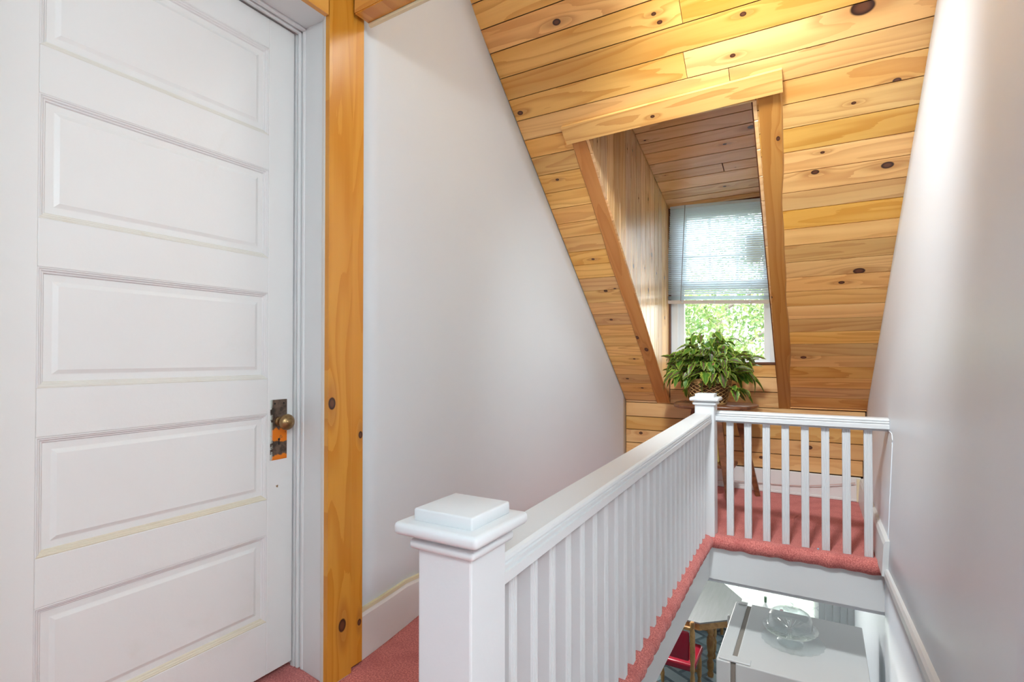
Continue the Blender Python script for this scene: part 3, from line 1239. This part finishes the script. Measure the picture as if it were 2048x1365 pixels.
# ------------------------------------------------------------------ small wooden table with the plant
WOODD = NT('dark_wood')
tcw = WOODD.n('ShaderNodeTexCoord').outputs['Object']
mp = WOODD.n('ShaderNodeMapping')
mp.inputs['Scale'].default_value = (2, 14, 6)
WOODD.link(tcw, mp.inputs[0])
nw = WOODD.noise(mp.outputs[0], 3, 5, .6, .8)
WOODD.out(WOODD.mix(WOODD.ss(nw, .35, .7), c4(.23, .085, .035), c4(.11, .038, .016)), .28)
tb = empty('side_table', (-.77, 4.66, .0), label='small brown wooden table with an irregular slab top and splayed legs', cat='table')
bm = nb()
n = 40
out = []
rr = random.Random(4)
for i in range(n):
    a = 2 * PI * i / n
    ca, sa = math.cos(a), math.sin(a)
    k = 1 / (abs(ca / .325) ** 2.8 + abs(sa / .265) ** 2.8) ** (1 / 2.8)
    k *= 1 + .03 * math.sin(3 * a + 1) + .02 * math.sin(5 * a)
    out.append((ca * k, sa * k))
lv = []
for s_, z in ((.93, .734), (.985, .740), (1.0, .752), (.99, .762), (.97, .766)):
    lv.append([bm.verts.new((x * s_, y * s_, z)) for x, y in out])
for a, b in zip(lv, lv[1:]):
    for i in range(n):
        bm.faces.new((a[i], a[(i + 1) % n], b[(i + 1) % n], b[i]))
bm.faces.new(lv[0][::-1])
bm.faces.new(lv[-1])
mk('tabletop', bm, WOODD.m, tb, 40)
LG = [((.05, -.13), (.155, -.245)), ((.17, .06), (.315, .19)), ((-.15, .06), (-.33, .15)), ((-.10, -.12), (-.22, -.20))]
for (tx, ty), (fx, fy) in LG:
    bm = nb()
    sweep(bm, [(-.026, -.02), (.026, -.02), (.03, 0), (.026, .02), (-.026, .02), (-.03, 0)], [(fx, fy, .004), (tx + (fx - tx) * .5, ty + (fy - ty) * .5, .362), (tx, ty, .73)], ups=(0, 1, 0), scale=[.68, .9, 1.05])
    mk('leg', bm, WOODD.m, tb, 30)
bm = nb()
B(bm, -.26, .17, -.15, .12, .262, .288, .005)
mk('shelf', bm, WOODD.m, tb)
gb = nb()
B(gb, -.82, -.722, 4.62, 4.72, .290, .455, .004)
mk('gift_box', gb, plain('gold_paper', c4(.62, .45, .14), .35, .3), None, label='small gold box on the lower shelf of the wooden side table', cat='box')

pot = empty('potted_plant', (-.80, 4.62, .768), label='bushy green and purple leafed plant in a woven basket on the side table', cat='plant')
# basket: body plus woven strands
WICK = NT('wicker')
tcw = WICK.n('ShaderNodeTexCoord').outputs['Object']
WICK.out(WICK.mix(WICK.ss(WICK.noise(tcw, 35, 3), .35, .65), c4(.62, .36, .14), c4(.36, .18, .06)), .5)
WICKD = plain('wicker_dark', c4(.16, .07, .025), .7)
def bprof(t):
    return .130 + .042 * t ** .8
bm = nb()
lathe(bm, [(0, .002)] + [(bprof(t / 8) - .008, .002 + t / 8 * .205) for t in range(9)] + [(.14, .205), (.13, .16), (0, .16)], n=36)
bk = mk('basket', bm, WICKD, pot, 40)
bm = nb()
for d in (1, -1):
    for k in range(16):
        pts = []
        for i in range(15):
            t = i / 14
            a = 2 * PI * k / 16 + d * t * 2.2
            rr_ = bprof(t) + .003 * math.sin(i * 1.6 + d) + (.003 if d > 0 else 0)
            pts.append((rr_ * math.cos(a), rr_ * math.sin(a), .006 + t * .175))
        tube(bm, pts, .0032, 5)
for z, n_, r_ in ((.004, 2, .0045), (.012, 2, .0045), (.176, 2, .004), (.184, 2, .0045), (.193, 2, .005), (.202, 2, .006)):
    t = z / .2
    tube(bm, [((bprof(t) + .002 + .002 * math.sin(i * 2.4)) * math.cos(2 * PI * i / 48), (bprof(t) + .002 + .002 * math.sin(i * 2.4)) * math.sin(2 * PI * i / 48), z + .0015 * math.sin(i * 1.9)) for i in range(49)], r_, 5)
mk('woven_strands', bm, WICK.m, bk, True, kind='stuff')

LM = NT('leaf')
uv = LM.n('ShaderNodeUVMap')
spp = LM.n('ShaderNodeSeparateXYZ')
LM.link(uv.outputs[0], spp.inputs[0])
oi = LM.n('ShaderNodeObjectInfo')
rn = oi.outputs['Random']
tcl = LM.n('ShaderNodeTexCoord').outputs['Object']
av = LM.M('ABSOLUTE', LM.M('SUBTRACT', spp.outputs[1], .5))
nz = LM.noise(tcl, 60, 3, .6)
g = LM.mix(nz, c4(.04, .13, .018), c4(.17, .36, .04))
edge = LM.ss(LM.M('ADD', av, LM.M('MULTIPLY', nz, .25)), .40, .60)
c = LM.mix(edge, g, c4(.46, .52, .08))
purp = LM.M('MULTIPLY', LM.ss(LM.M('ADD', av, LM.M('MULTIPLY', nz, .3)), .22, .36, 1., 0.), LM.ss(rn, .45, .55))
c = LM.mix(purp, c, c4(.16, .055, .05))
vein = LM.ss(av, .0, .035, 1., 0.)
c = LM.mix(LM.M('MULTIPLY', vein, .6), c, c4(.45, .50, .16))
LM.out(c, .38)
tl = LM.n('ShaderNodeBsdfTranslucent')
LM.link(c, tl.inputs[0])
mx = LM.n('ShaderNodeMixShader')
mx.inputs[0].default_value = .30
LM.link(LM.b.outputs[0], mx.inputs[1])
LM.link(tl.outputs[0], mx.inputs[2])
LM.link(mx.outputs[0], LM.t.nodes['Material Output'].inputs[0])


def leaf_mesh(L, W, droop, fold, seed):
    r = random.Random(seed)
    n = 8
    vs, fs, uvs = [], [], []
    for i in range(n + 1):
        t = i / n
        w_ = W * (math.sin(PI * min(1, t * .93 + .04)) ** .75) * (1 - .35 * t) * (1 + (.16 if i % 2 else -.10))
        if i == n:
            w_ = .001
        if i == 0:
            w_ = .003
        x = L * t
        z = -droop * L * t * t + .06 * L * math.sin(t * 3)
        vs += [(x - (.012 * L if i % 2 else 0), -w_, z + fold * w_), (x, 0, z), (x - (.012 * L if i % 2 else 0), w_, z + fold * w_)]
        uvs += [(t, 0), (t, .5), (t, 1)]
    for i in range(n):
        a = i * 3
        fs += [(a, a + 3, a + 4, a + 1), (a + 1, a + 4, a + 5, a + 2)]
    me = bpy.data.meshes.new('leaf')
    me.from_pydata(vs, [], fs)
    u = me.uv_layers.new(name='UVMap')
    for p in me.polygons:
        p.use_smooth = True
        for li, vi in zip(p.loop_indices, p.vertices):
            u.data[li].uv = uvs[vi]
    me.materials.append(LM.m)
    return me


lms = [leaf_mesh(.105, .036, .45, .35, 1), leaf_mesh(.125, .038, .7, .3, 2), leaf_mesh(.09, .034, .3, .45, 3), leaf_mesh(.115, .042, .55, .2, 4)]
rp = random.Random(11)
sbm = nb()
nleaf = 0
NST = 46
for k in range(NST):
    a = 2 * PI * k * .618 + rp.uniform(-.2, .2)
    el = rp.random()
    reach = .08 + .27 * el ** .7 * (1.0 if abs(math.cos(a)) > .5 else .72)
    hgt = .60 - .46 * el + rp.uniform(-.07, .05)
    if hgt > .58:
        hgt = .58
    endz = .20 + (hgt - .20) * (1 if el < .6 else .75) - (.13 * max(0, el - .7) / .3)
    p0 = Vector((.06 * math.cos(a), .06 * math.sin(a), .17))
    p1 = Vector((reach * .45 * math.cos(a), reach * .45 * math.sin(a), .17 + (hgt - .17) * .85))
    p2 = Vector((reach * math.cos(a), reach * .85 * math.sin(a), endz))
    pts = []
    for i in range(7):
        t = i / 6
        pts.append(p0 * (1 - t) ** 2 + p1 * 2 * t * (1 - t) + p2 * t * t)
    tube(sbm, pts, .0022, 5, [1, .95, .9, .8, .7, .6, .4])
    for j in range(6):
        if nleaf >= 285:
            break
        t = .38 + .62 * j / 5
        P = p0 * (1 - t) ** 2 + p1 * 2 * t * (1 - t) + p2 * t * t
        P.z = max(P.z, .255 if P.y < .10 and abs(P.x - .02) < .15 else .13)
        dirn = (p2 - p1).normalized()
        side = (-1) ** j
        ang = math.atan2(dirn.y, dirn.x) + side * rp.uniform(.35, 1.2) * (0 if j == 5 else 1)
        o = bpy.data.objects.new('leaf', lms[rp.randrange(4)])
        col.objects.link(o)
        o.parent = pot
        o.location = P
        o.rotation_euler = (rp.uniform(-.5, .5), rp.uniform(-.55, .75) + .15, ang)
        sc_ = rp.uniform(.75, 1.2)
        o.scale = (sc_, sc_, sc_)
        nleaf += 1
vs, fs, uvs_, k0 = [], [], [], 0
for q in range(330):
    me = lms[rp.randrange(4)]
    a = rp.uniform(0, 2 * PI)
    rr_ = .27 * rp.random() ** .6
    zz = rp.uniform(.24, .52 - .5 * rr_)
    mt = Matrix.Translation((rr_ * 1.15 * math.cos(a), rr_ * .85 * math.sin(a), zz)) @ Matrix.Rotation(a + rp.uniform(-1, 1), 4, 'Z') @ Matrix.Rotation(rp.uniform(-.7, .8), 4, 'Y') @ Matrix.Rotation(rp.uniform(-.8, .8), 4, 'X') @ Matrix.Scale(rp.uniform(.6, .95), 4)
    n0 = len(vs)
    vs += [tuple(mt @ v.co) for v in me.vertices]
    for p in me.polygons:
        fs.append([n0 + v for v in p.vertices])
        uvs_ += [tuple(me.uv_layers[0].data[li].uv) for li in p.loop_indices]
me = bpy.data.meshes.new('small_leaves')
me.from_pydata(vs, [], fs)
ul = me.uv_layers.new(name='UVMap')
for i, q in enumerate(uvs_):
    ul.data[i].uv = q
me.materials.append(LM.m)
o = bpy.data.objects.new('small_leaves', me)
col.objects.link(o)
o.parent = pot
o['kind'] = 'stuff'
mk('stems', sbm, plain('stem_green', c4(.16, .20, .06), .6), pot, True, kind='stuff')
bm = nb()
tube(bm, [(.0, -.13, .16), (.03, -.175, .24), (.055, -.20, .295), (.075, -.21, .335)], .014, 8, [.5, 1.05, .9, .3])
mk('flower_spike', bm, plain('spike_brown', c4(.30, .085, .06), .8), pot, True)

# cable along the back baseboard
bm = nb()
pts = []
for i in range(26):
    t = i / 25
    pts.append((-.95 + 1.18 * t, 5.03 - .006 * math.sin(t * 9), .045 + .10 * t ** 1.6 + .012 * math.sin(t * 7)))
tube(bm, pts, .003, 6)
mk('cable', bm, plain('cable_beige', c4(.62, .40, .34), .5), None, True, label='thin beige cable running along the back baseboard', cat='cable')
bm = nb()
bmesh.ops.create_icosphere(bm, subdivisions=2, radius=.006, matrix=Matrix.Translation((-.020, 3.648, .016)))
mk('bead', bm, plain('bead_blue', c4(.35, .55, .75), .2), None, True, label='tiny blue bead on the red carpet between two balusters', cat='bead')

# ------------------------------------------------------------------ lower storey seen through the stair opening
TILE = NT('lower_floor_pattern')
tct = TILE.n('ShaderNodeTexCoord').outputs['Object']
mp = TILE.n('ShaderNodeMapping')
mp.inputs['Rotation'].default_value = (0, 0, .5)
TILE.link(tct, mp.inputs[0])
bk_ = TILE.n('ShaderNodeTexBrick')
TILE.link(mp.outputs[0], bk_.inputs['Vector'])
bk_.inputs['Scale'].default_value = 1.4
bk_.inputs['Mortar Size'].default_value = .03
bk_.inputs['Color1'].default_value = c4(.10, .17, .21)
bk_.inputs['Color2'].default_value = c4(.42, .50, .52)
bk_.inputs['Mortar'].default_value = c4(.04, .06, .08)
nt_ = TILE.noise(tct, 30, 4)
TILE.out(TILE.mix(TILE.M('MULTIPLY', nt_, .5), bk_.outputs['Color'], c4(.25, .36, .42)), .5)
bm = nb()
B(bm, -3.4, 2.6, .6, 7.6, FZ - .06, FZ)
struct('floor_lower', bm, TILE.m)
bm = nb()
B(bm, -3.4, -.66, 2.9, 7.6, -.30, -.25)
B(bm, -.66, .40, 3.652, 7.6, -.30, -.27)
B(bm, -3.4, -.66, .6, 2.9, -.30, -.25)
struct('ceiling_lower', bm, WALL)
bm = nb()
B(bm, -3.45, -3.39, .6, 7.6, FZ, -.25)
struct('wall_lower_left', bm, WALL)
bm = nb()
B(bm, .314, .40, 3.62, 7.6, FZ, -.05)
struct('wall_lower_right', bm, WALL_R)
bm = nb()
B(bm, -3.4, .4, .54, .6, FZ, -.05)
struct('wall_lower_near', bm, WALL)
bm = nb()
B(bm, -3.4, -1.55, 7.34, 7.42, FZ, -.27)
B(bm, -.02, .4, 7.34, 7.42, FZ, -.27)
B(bm, -1.55, -.02, 7.34, 7.42, FZ, FZ + .26)
B(bm, -1.55, -.02, 7.34, 7.42, -.55, -.27)
struct('wall_lower_back', bm, WALL)
# roof over the part of the lower room that lies in front of the knee wall
bm = nb()
B(bm, -3.5, .7, 5.16, 7.7, -.26, -.20)
struct('roof_lower', bm, plain('roof_grey', c4(.2, .2, .2), .9))
w2 = empty('window_2', (-.8, 7.38, FZ + .26), kind='structure')
bm = nb()
for (x0, x1, z0, z1) in ((-.75, -.69, 0, 1.52), (.72, .78, 0, 1.52), (-.75, .78, 0, .05), (-.75, .78, 1.47, 1.52), (-.02, .03, 0, 1.5)):
    B(bm, x0, x1, -.05, .03, z0, z1, .003)
mk('window_frame', bm, VINYL, w2)
bm = nb()
B(bm, -.69, .72, .0, .004, .05, 1.47)
mk('glass_pane', bm, GLASS, w2)
bm = nb()
B(bm, -.80, .80, -.20, -.04, -.03, .0, .004)
mk('window_sill', bm, VINYL, w2)
# lace curtain
LC = NT('lace')
tcc = LC.n('ShaderNodeTexCoord').outputs['Object']
mp = LC.n('ShaderNodeMapping')
mp.inputs['Scale'].default_value = (1, .05, 1.2)
LC.link(tcc, mp.inputs[0])
vo = LC.n('ShaderNodeTexVoronoi', feature='DISTANCE_TO_EDGE')
vo.inputs['Scale'].default_value = 9
LC.link(mp.outputs[0], vo.inputs['Vector'])
line = LC.ss(vo.outputs['Distance'], .02, .05, 1., 0.)
cc = LC.mix(line, c4(.90, .91, .93), c4(.66, .69, .72))
LC.out(cc, .8)
tl = LC.n('ShaderNodeBsdfTranslucent')
LC.link(cc, tl.inputs[0])
mx = LC.n('ShaderNodeMixShader')
mx.inputs[0].default_value = .65
LC.link(LC.b.outputs[0], mx.inputs[1])
LC.link(tl.outputs[0], mx.inputs[2])
tp = LC.n('ShaderNodeBsdfTransparent')
m2 = LC.n('ShaderNodeMixShader')
m2.inputs[0].default_value = .10
LC.link(mx.outputs[0], m2.inputs[1])
LC.link(tp.outputs[0], m2.inputs[2])
LC.link(m2.outputs[0], LC.t.nodes['Material Output'].inputs[0])
cu = empty('lace_curtain', (-.80, 7.275, -.5), label='white lace curtain over the bright downstairs window', cat='curtain')
for (xa, xb) in ((-.77, -.42), (-.36, .76)):
    bm = nb()
    cols_ = []
    n = 60
    for i in range(n + 1):
        x = xa + (xb - xa) * i / n
        y = .018 * math.sin(x * 38) + .006 * math.sin(x * 91)
        cols_.append([bm.verts.new((x, y, z)) for z in (0.0, -.8, -1.50 + .02 * abs(math.sin(x * 20)))])
    for a, b in zip(cols_, cols_[1:]):
        for j in range(2):
            bm.faces.new((a[j], a[j + 1], b[j + 1], b[j]))
    mk('lace_panel', bm, LC.m, cu, True)
bm = nb()
tube(bm, [(-.82, 0, .005), (.80, 0, .005)], .008, 8)
mk('curtain_rod', bm, VINYL, cu)
# ribbed grey vertical panel beside the window
vp = empty('vertical_blind', (.15, 7.20, -.4), label='grey vertical slat blind hanging right of the downstairs window', cat='blind')
GREYV = plain('grey_vane', c4(.42, .45, .46), .5)
v0 = None
for i in range(5):
    if i == 0:
        bm = nb()
        B(bm, -.034, .034, -.004, .004, -1.86, 0, .002)
        v0 = mk('vane', bm, GREYV, vp)
        o = v0
    else:
        o = share('vane', v0, vp)
    o.location = (-.155 + .072 * i, 0, 0)
    o.rotation_euler = (0, 0, R(14))
# bottle on the sill
bt = empty('bottle', (-.60, 7.205, FZ + .26), label='slim clear bottle with green neck on the downstairs window sill', cat='bottle')
bm = nb()
lathe(bm, [(0, 0), (.036, 0), (.038, .01), (.038, .16), (.030, .19), (.014, .22), (.013, .235), (0, .235)], n=20)
mk('bottle_body', bm, plain('bottle_white', c4(.75, .80, .80), .15), bt, 40)
bm = nb()
lathe(bm, [(0, .235), (.015, .235), (.016, .30), (0, .302)], n=16)
mk('bottle_neck', bm, plain('bottle_green', c4(.10, .17, .11), .3), bt, 40)

# fridge
FR = paint('fridge_enamel', c4(.74, .73, .715), .35, .02, bumps=.05)
FRD = plain('fridge_gasket', c4(.34, .29, .25), .6)
fg = empty('refrigerator', (-.10, 3.83, FZ), label='white refrigerator below the stair opening, seen from above', cat='refrigerator')
h = 1.68
bm = nb()
B(bm, -.345, .328, -.44, .43, .05, h, .006, 2)
mk('body', bm, FR, fg)
bm = nb()
B(bm, -.372, -.345, -.425, .415, .06, h - .012, .002)
mk('door_gasket', bm, FRD, fg)
for nm, z0, z1 in (('freezer_door', 1.18, h - .001), ('fridge_door', .06, 1.165)):
    bm = nb()
    B(bm, -.452, -.372, -.44, .43, z0, z1, .008, 3)
    d_ = mk(nm, bm, FR, fg)
    bm = nb()
    B(bm, -.500, -.480, .34, .37, z0 + .08, min(z1 - .08, z0 + .42), .006)
    B(bm, -.482, -.452, .345, .365, z0 + .09, z0 + .12, .003)
    B(bm, -.482, -.452, .345, .365, min(z1 - .08, z0 + .42) - .04, min(z1 - .08, z0 + .42) - .01, .003)
    mk('handle', bm, FR, d_)
bm = nb()
B(bm, -.438, -.265, -.435, -.375, h - .001, h + .012, .005, 3)
mk('hinge_cover', bm, FR, fg)
bm = nb()
B(bm, -.43, -.37, .38, .425, h - .001, h + .008, .003)
mk('hinge_cover', bm, FR, fg)
bm = nb()
B(bm, -.35, .30, -.40, .40, .0, .052)
mk('plinth', bm, DARK, fg)

# glass cake stand
s = NT('clear_glass')
tr = s.n('ShaderNodeBsdfTransparent')
tr.inputs[0].default_value = (.98, .99, .99, 1)
gl = s.n('ShaderNodeBsdfGlossy')
gl.inputs['Roughness'].default_value = .04
fr = s.n('ShaderNodeLayerWeight')
fr.inputs[0].default_value = .5
mx = s.n('ShaderNodeMixShader')
s.link(s.M('ADD', s.M('MULTIPLY', s.M('POWER', fr.outputs['Facing'], 2.5), .75), .035), mx.inputs[0])
s.link(tr.outputs[0], mx.inputs[1])
s.link(gl.outputs[0], mx.inputs[2])
s.link(mx.outputs[0], s.t.nodes['Material Output'].inputs[0])
CG = s.m
FT = FZ + 1.68


def gl_obj(nm, prof, loc, parent=None, n=48, wob=None, **k):
    bm = nb()
    lathe(bm, prof, n=n, wob=wob)
    o = mk(nm, bm, CG, parent, 50, **k)
    o.location = loc
    return o


cs = empty('cake_stand', (-.177, 3.81, FT + .008), label='clear glass footed cake stand on top of the refrigerator', cat='cake stand')
gl_obj('foot', [(.012, .060), (.014, .03), (.03, .012), (.070, .004), (.074, .0), (.074, .004), (.070, .009), (.034, .018), (.021, .034), (.019, .066), (.012, .066)], (0, 0, 0), cs)
gl_obj('plate', [(0, .066), (.02, .066), (.145, .074), (.156, .084), (.158, .090), (.154, .090), (.143, .080), (.02, .072), (0, .072)], (0, 0, 0), cs, 96, lambda i, n, r, z: 1 + (.012 * math.cos(i * 2 * PI / 4) if r > .14 else 0))
bm = nb()
for k in range(32):
    a = 2 * PI * k / 32
    tube(bm, [(.03 * math.cos(a), .03 * math.sin(a), .0735), (.135 * math.cos(a), .135 * math.sin(a), .081)], .0012, 4)
mk('radial_ribs', bm, CG, cs, True)
cdm = empty('cake_dome', (-.177, 3.81, FT + .100), label='clear glass dome with a knob covering the cake stand', cat='cake dome')
gl_obj('dome', [(.134, .0), (.1345, .004), (.128, .008), (.126, .03), (.122, .06), (.112, .082), (.092, .096), (.05, .104), (0, .106), ][::1] + [(0, .1025), (.05, .1005), (.09, .093), (.109, .080), (.118, .06), (.122, .03), (.124, .008), (.130, .0), (.134, 0)], (0, 0, 0), cdm, 64)
gl_obj('knob', [(0, .104), (.040, .104), (.040, .107), (.030, .109), (.012, .112), (.010, .118), (.016, .126), (.020, .134), (.018, .142), (.010, .147), (0, .148)], (0, 0, .002), cdm, 28)
pt_ = gl_obj('glass_platter', [(0, .0), (.09, .0), (.12, .003), (.172, .009), (.178, .011), (.178, .014), (.170, .013), (.118, .007), (.09, .0045), (0, .0045)], (-.165, 3.815, FT + .001), None, 120,
             lambda i, n, r, z: 1 + (.02 * math.cos(i * 2 * PI / 6) if r > .15 else 0), label='flat clear glass platter with a scalloped rim under the cake stand', cat='platter')

# dining table
GT = NT('grey_laminate')
tg = GT.n('ShaderNodeTexCoord').outputs['Object']
mp = GT.n('ShaderNodeMapping')
mp.inputs['Scale'].default_value = (30, 2, 1)
GT.link(tg, mp.inputs[0])
GT.out(GT.mix(GT.noise(mp.outputs[0], 2, 4), c4(.15, .155, .16), c4(.21, .215, .22)), .5)
OAK = NT('turned_oak')
tg = OAK.n('ShaderNodeTexCoord').outputs['Object']
OAK.out(OAK.mix(OAK.ss(OAK.noise(tg, 14, 4, .6, .5), .35, .7), c4(.40, .22, .07), c4(.22, .10, .03)), .35)
dt = empty('dining_table', (-1.50, 6.33, FZ), label='clipped-corner dining table with a grey top and turned wooden legs downstairs', cat='table')
ox, oy = -1.50, 6.33
oct_ = [(-1.09, 5.74), (-.80, 6.0), (-.785, 6.55), (-1.06, 6.93), (-1.92, 6.93), (-2.2, 6.66), (-2.2, 6.0), (-1.92, 5.74)]


def prism(bm, pts, z0, z1, s=1.):
    a = [bm.verts.new(((x - ox) * s, (y - oy) * s, z0)) for x, y in pts]
    b = [bm.verts.new(((x - ox) * s, (y - oy) * s, z1)) for x, y in pts]
    bm.faces.new(a[::-1])
    bm.faces.new(b)
    n = len(pts)
    for i in range(n):
        bm.faces.new((a[i], a[(i + 1) % n], b[(i + 1) % n], b[i]))


bm = nb()
prism(bm, oct_, .735, .75)
mk('tabletop', bm, GT.m, dt)
bm = nb()
prism(bm, oct_, .665, .734, .985)
mk('apron', bm, OAK.m, dt)
tl_prof = [(0, 0), (.03, 0), (.034, .03), (.024, .06), (.034, .09), (.036, .15), (.022, .19), (.036, .22), (.026, .25), (.034, .28), (.040, .36), (.036, .42), (.022, .45), (.036, .48), (.036, .50), (.022, .52), (.030, .60), (.036, .665), (0, .665)]
for (x, y) in ((.44, -.17), (.40, .22), (-.42, -.20), (-.42, .20)):
    bm = nb()
    lathe(bm, tl_prof, n=20)
    o = mk('leg', bm, OAK.m, dt, 45)
    o.location = (x, y, 0)
REDV = paint('red_vinyl', c4(.30, .012, .030), .25, .1, bumps=.05)


def chair(loc, rot, label, posts=True):
    t = empty('dining_chair', loc, (0, 0, rot), label=label, cat='chair', group='red vinyl chairs round the dining table')
    bm = nb()
    B(bm, -.22, .22, -.21, .24, .40, .475, .025, 4)
    mk('seat', bm, REDV, t, 40)
    bm = nb()
    B(bm, -.175, .175, -.245, -.205, .52, .80, .018, 3)
    mk('backrest', bm, REDV, t, 40)
    for s_ in (-1, 1):
        bm = nb()
        lathe(bm, [(0, 0), (.018, 0), (.022, .2), (.02, .6), (.016, .74), (0, .745)] if not posts else [(0, 0), (.018, 0), (.022, .10), (.015, .13), (.022, .16), (.024, .36), (.016, .40), (.024, .44), (.018, .50), (.026, .54), (.026, .80), (.016, .84), (.022, .86), (.026, .885), (.018, .905), (0, .91)], n=18)
        o = mk('back_post', bm, OAK.m, t, 45)
        o.location = (.205 * s_, -.225, 0)
        bm = nb()
        lathe(bm, [(0, 0), (.016, 0), (.022, .10), (.014, .14), (.022, .18), (.024, .32), (.018, .36), (.022, .405), (0, .405)], n=16)
        o = mk('leg', bm, OAK.m, t, 45)
        o.location = (.19 * s_, .19, 0)
    bm = nb()
    B(bm, -.19, .19, -.24, -.21, (.82 if posts else .50), (.85 if posts else .53), .006)
    mk('top_rail', bm, OAK.m, t)
    bm = nb()
    B(bm, -.19, .19, -.235, -.215, .20, .225, .004)
    B(bm, -.19, .19, .18, .20, .20, .225, .004)
    mk('stretcher', bm, OAK.m, t)
    return t


chair((-1.30, 5.62, FZ), 0, 'red vinyl chair with turned posts at the near side of the dining table')
chair((-.60, 6.22, FZ), R(90), 'red vinyl chair at the end of the dining table, half hidden by the refrigerator', False)
chair((-1.30, 6.93, FZ), R(180), 'red vinyl chair on the far side of the dining table by the window')

# staircase going down under the hall (outside the picture, below the railing)
sb = nb()
for i in range(10):
    y0 = .86 + i * .215
    B(sb, -.60, .285, y0, y0 + .215, FZ, -(i + 1) * .212 - .01)
struct('stairs', sb, CARPET)

# ------------------------------------------------------------------ outdoors
GR = NT('ground_grass')
tg = GR.n('ShaderNodeTexCoord').outputs['Object']
GR.out(GR.mix(GR.noise(tg, 3, 5), c4(.10, .18, .04), c4(.22, .30, .08)), .9)
bm = nb()
B(bm, -30, 30, 7.45, 45, FZ - .8, FZ - .6)
gr_ = struct('ground', bm, GR.m)
FO = NT('tree_leaves')
oi = FO.n('ShaderNodeTexCoord').outputs['Object']
nf = FO.noise(oi, 2.2, 3, .6)
nf2 = FO.noise(oi, 19, 2, .6)
c = FO.mix(FO.ss(nf, .35, .65), c4(.07, .17, .035), c4(.26, .33, .09))
c = FO.mix(FO.ss(nf2, .5, .7), c, c4(.55, .56, .36))
FO.out(c, .6)
tl = FO.n('ShaderNodeBsdfTranslucent')
FO.link(c, tl.inputs[0])
mx = FO.n('ShaderNodeMixShader')
mx.inputs[0].default_value = .5
FO.link(FO.b.outputs[0], mx.inputs[1])
FO.link(tl.outputs[0], mx.inputs[2])
FO.link(mx.outputs[0], FO.t.nodes['Material Output'].inputs[0])
BARK = plain('bark', c4(.22, .18, .15), .9)


def tree(x, y, h, rad, seed, nl, label):
    r = random.Random(seed)
    t = empty('tree', (x, y, FZ - .6), label=label, cat='tree')
    bm = nb()
    tube(bm, [(0, 0, 0), (.1, .05, h * .35), (-.05, 0, h * .6), (.05, .1, h * .9)], .13, 8, [1.2, .9, .6, .2])
    for k in range(9):
        a = k * 2.4
        z0 = h * (.35 + .05 * k)
        tube(bm, [(0, 0, z0), (rad * .4 * math.cos(a), rad * .4 * math.sin(a), z0 + .5), (rad * .8 * math.cos(a), rad * .8 * math.sin(a), z0 + .8)], .045, 6, [1, .6, .25])
    mk('trunk', bm, BARK, t, True)
    vs, fs = [], []
    clumps = []
    for _ in range(40):
        a = r.uniform(0, 2 * PI)
        q = r.random() ** .5
        clumps.append((rad * q * math.cos(a), rad * q * math.sin(a), h * r.uniform(.30, 1.0)))
    for i in range(nl):
        cx, cy, cz = clumps[r.randrange(len(clumps))]
        P = Vector((cx + r.gauss(0, .33), cy + r.gauss(0, .33), cz + r.gauss(0, .28)))
        d = Vector((r.gauss(0, 1), r.gauss(0, 1), r.gauss(0, 1))).normalized()
        e = d.orthogonal().normalized()
        s = r.uniform(.04, .085)
        n0 = len(vs)
        vs += [P - d * s, P + e * s * .5, P + d * s, P - e * s * .5]
        fs.append((n0, n0 + 1, n0 + 2, n0 + 3))
    me = bpy.data.meshes.new('foliage')
    me.from_pydata([tuple(v) for v in vs], [], fs)
    me.materials.append(FO.m)
    o = bpy.data.objects.new('foliage', me)
    col.objects.link(o)
    o.parent = t
    o['kind'] = 'stuff'
    return t


tree(-1.7, 11.0, 6.6, 2.1, 5, 15000, 'broad pale green leafy tree filling the view through the dormer window')
tree(-6.2, 15.5, 8.0, 2.3, 9, 6000, 'tall leafy tree standing further back on the left outside')
tree(2.9, 15.5, 7.0, 2.3, 6, 6000, 'leafy tree standing further back on the right outside')
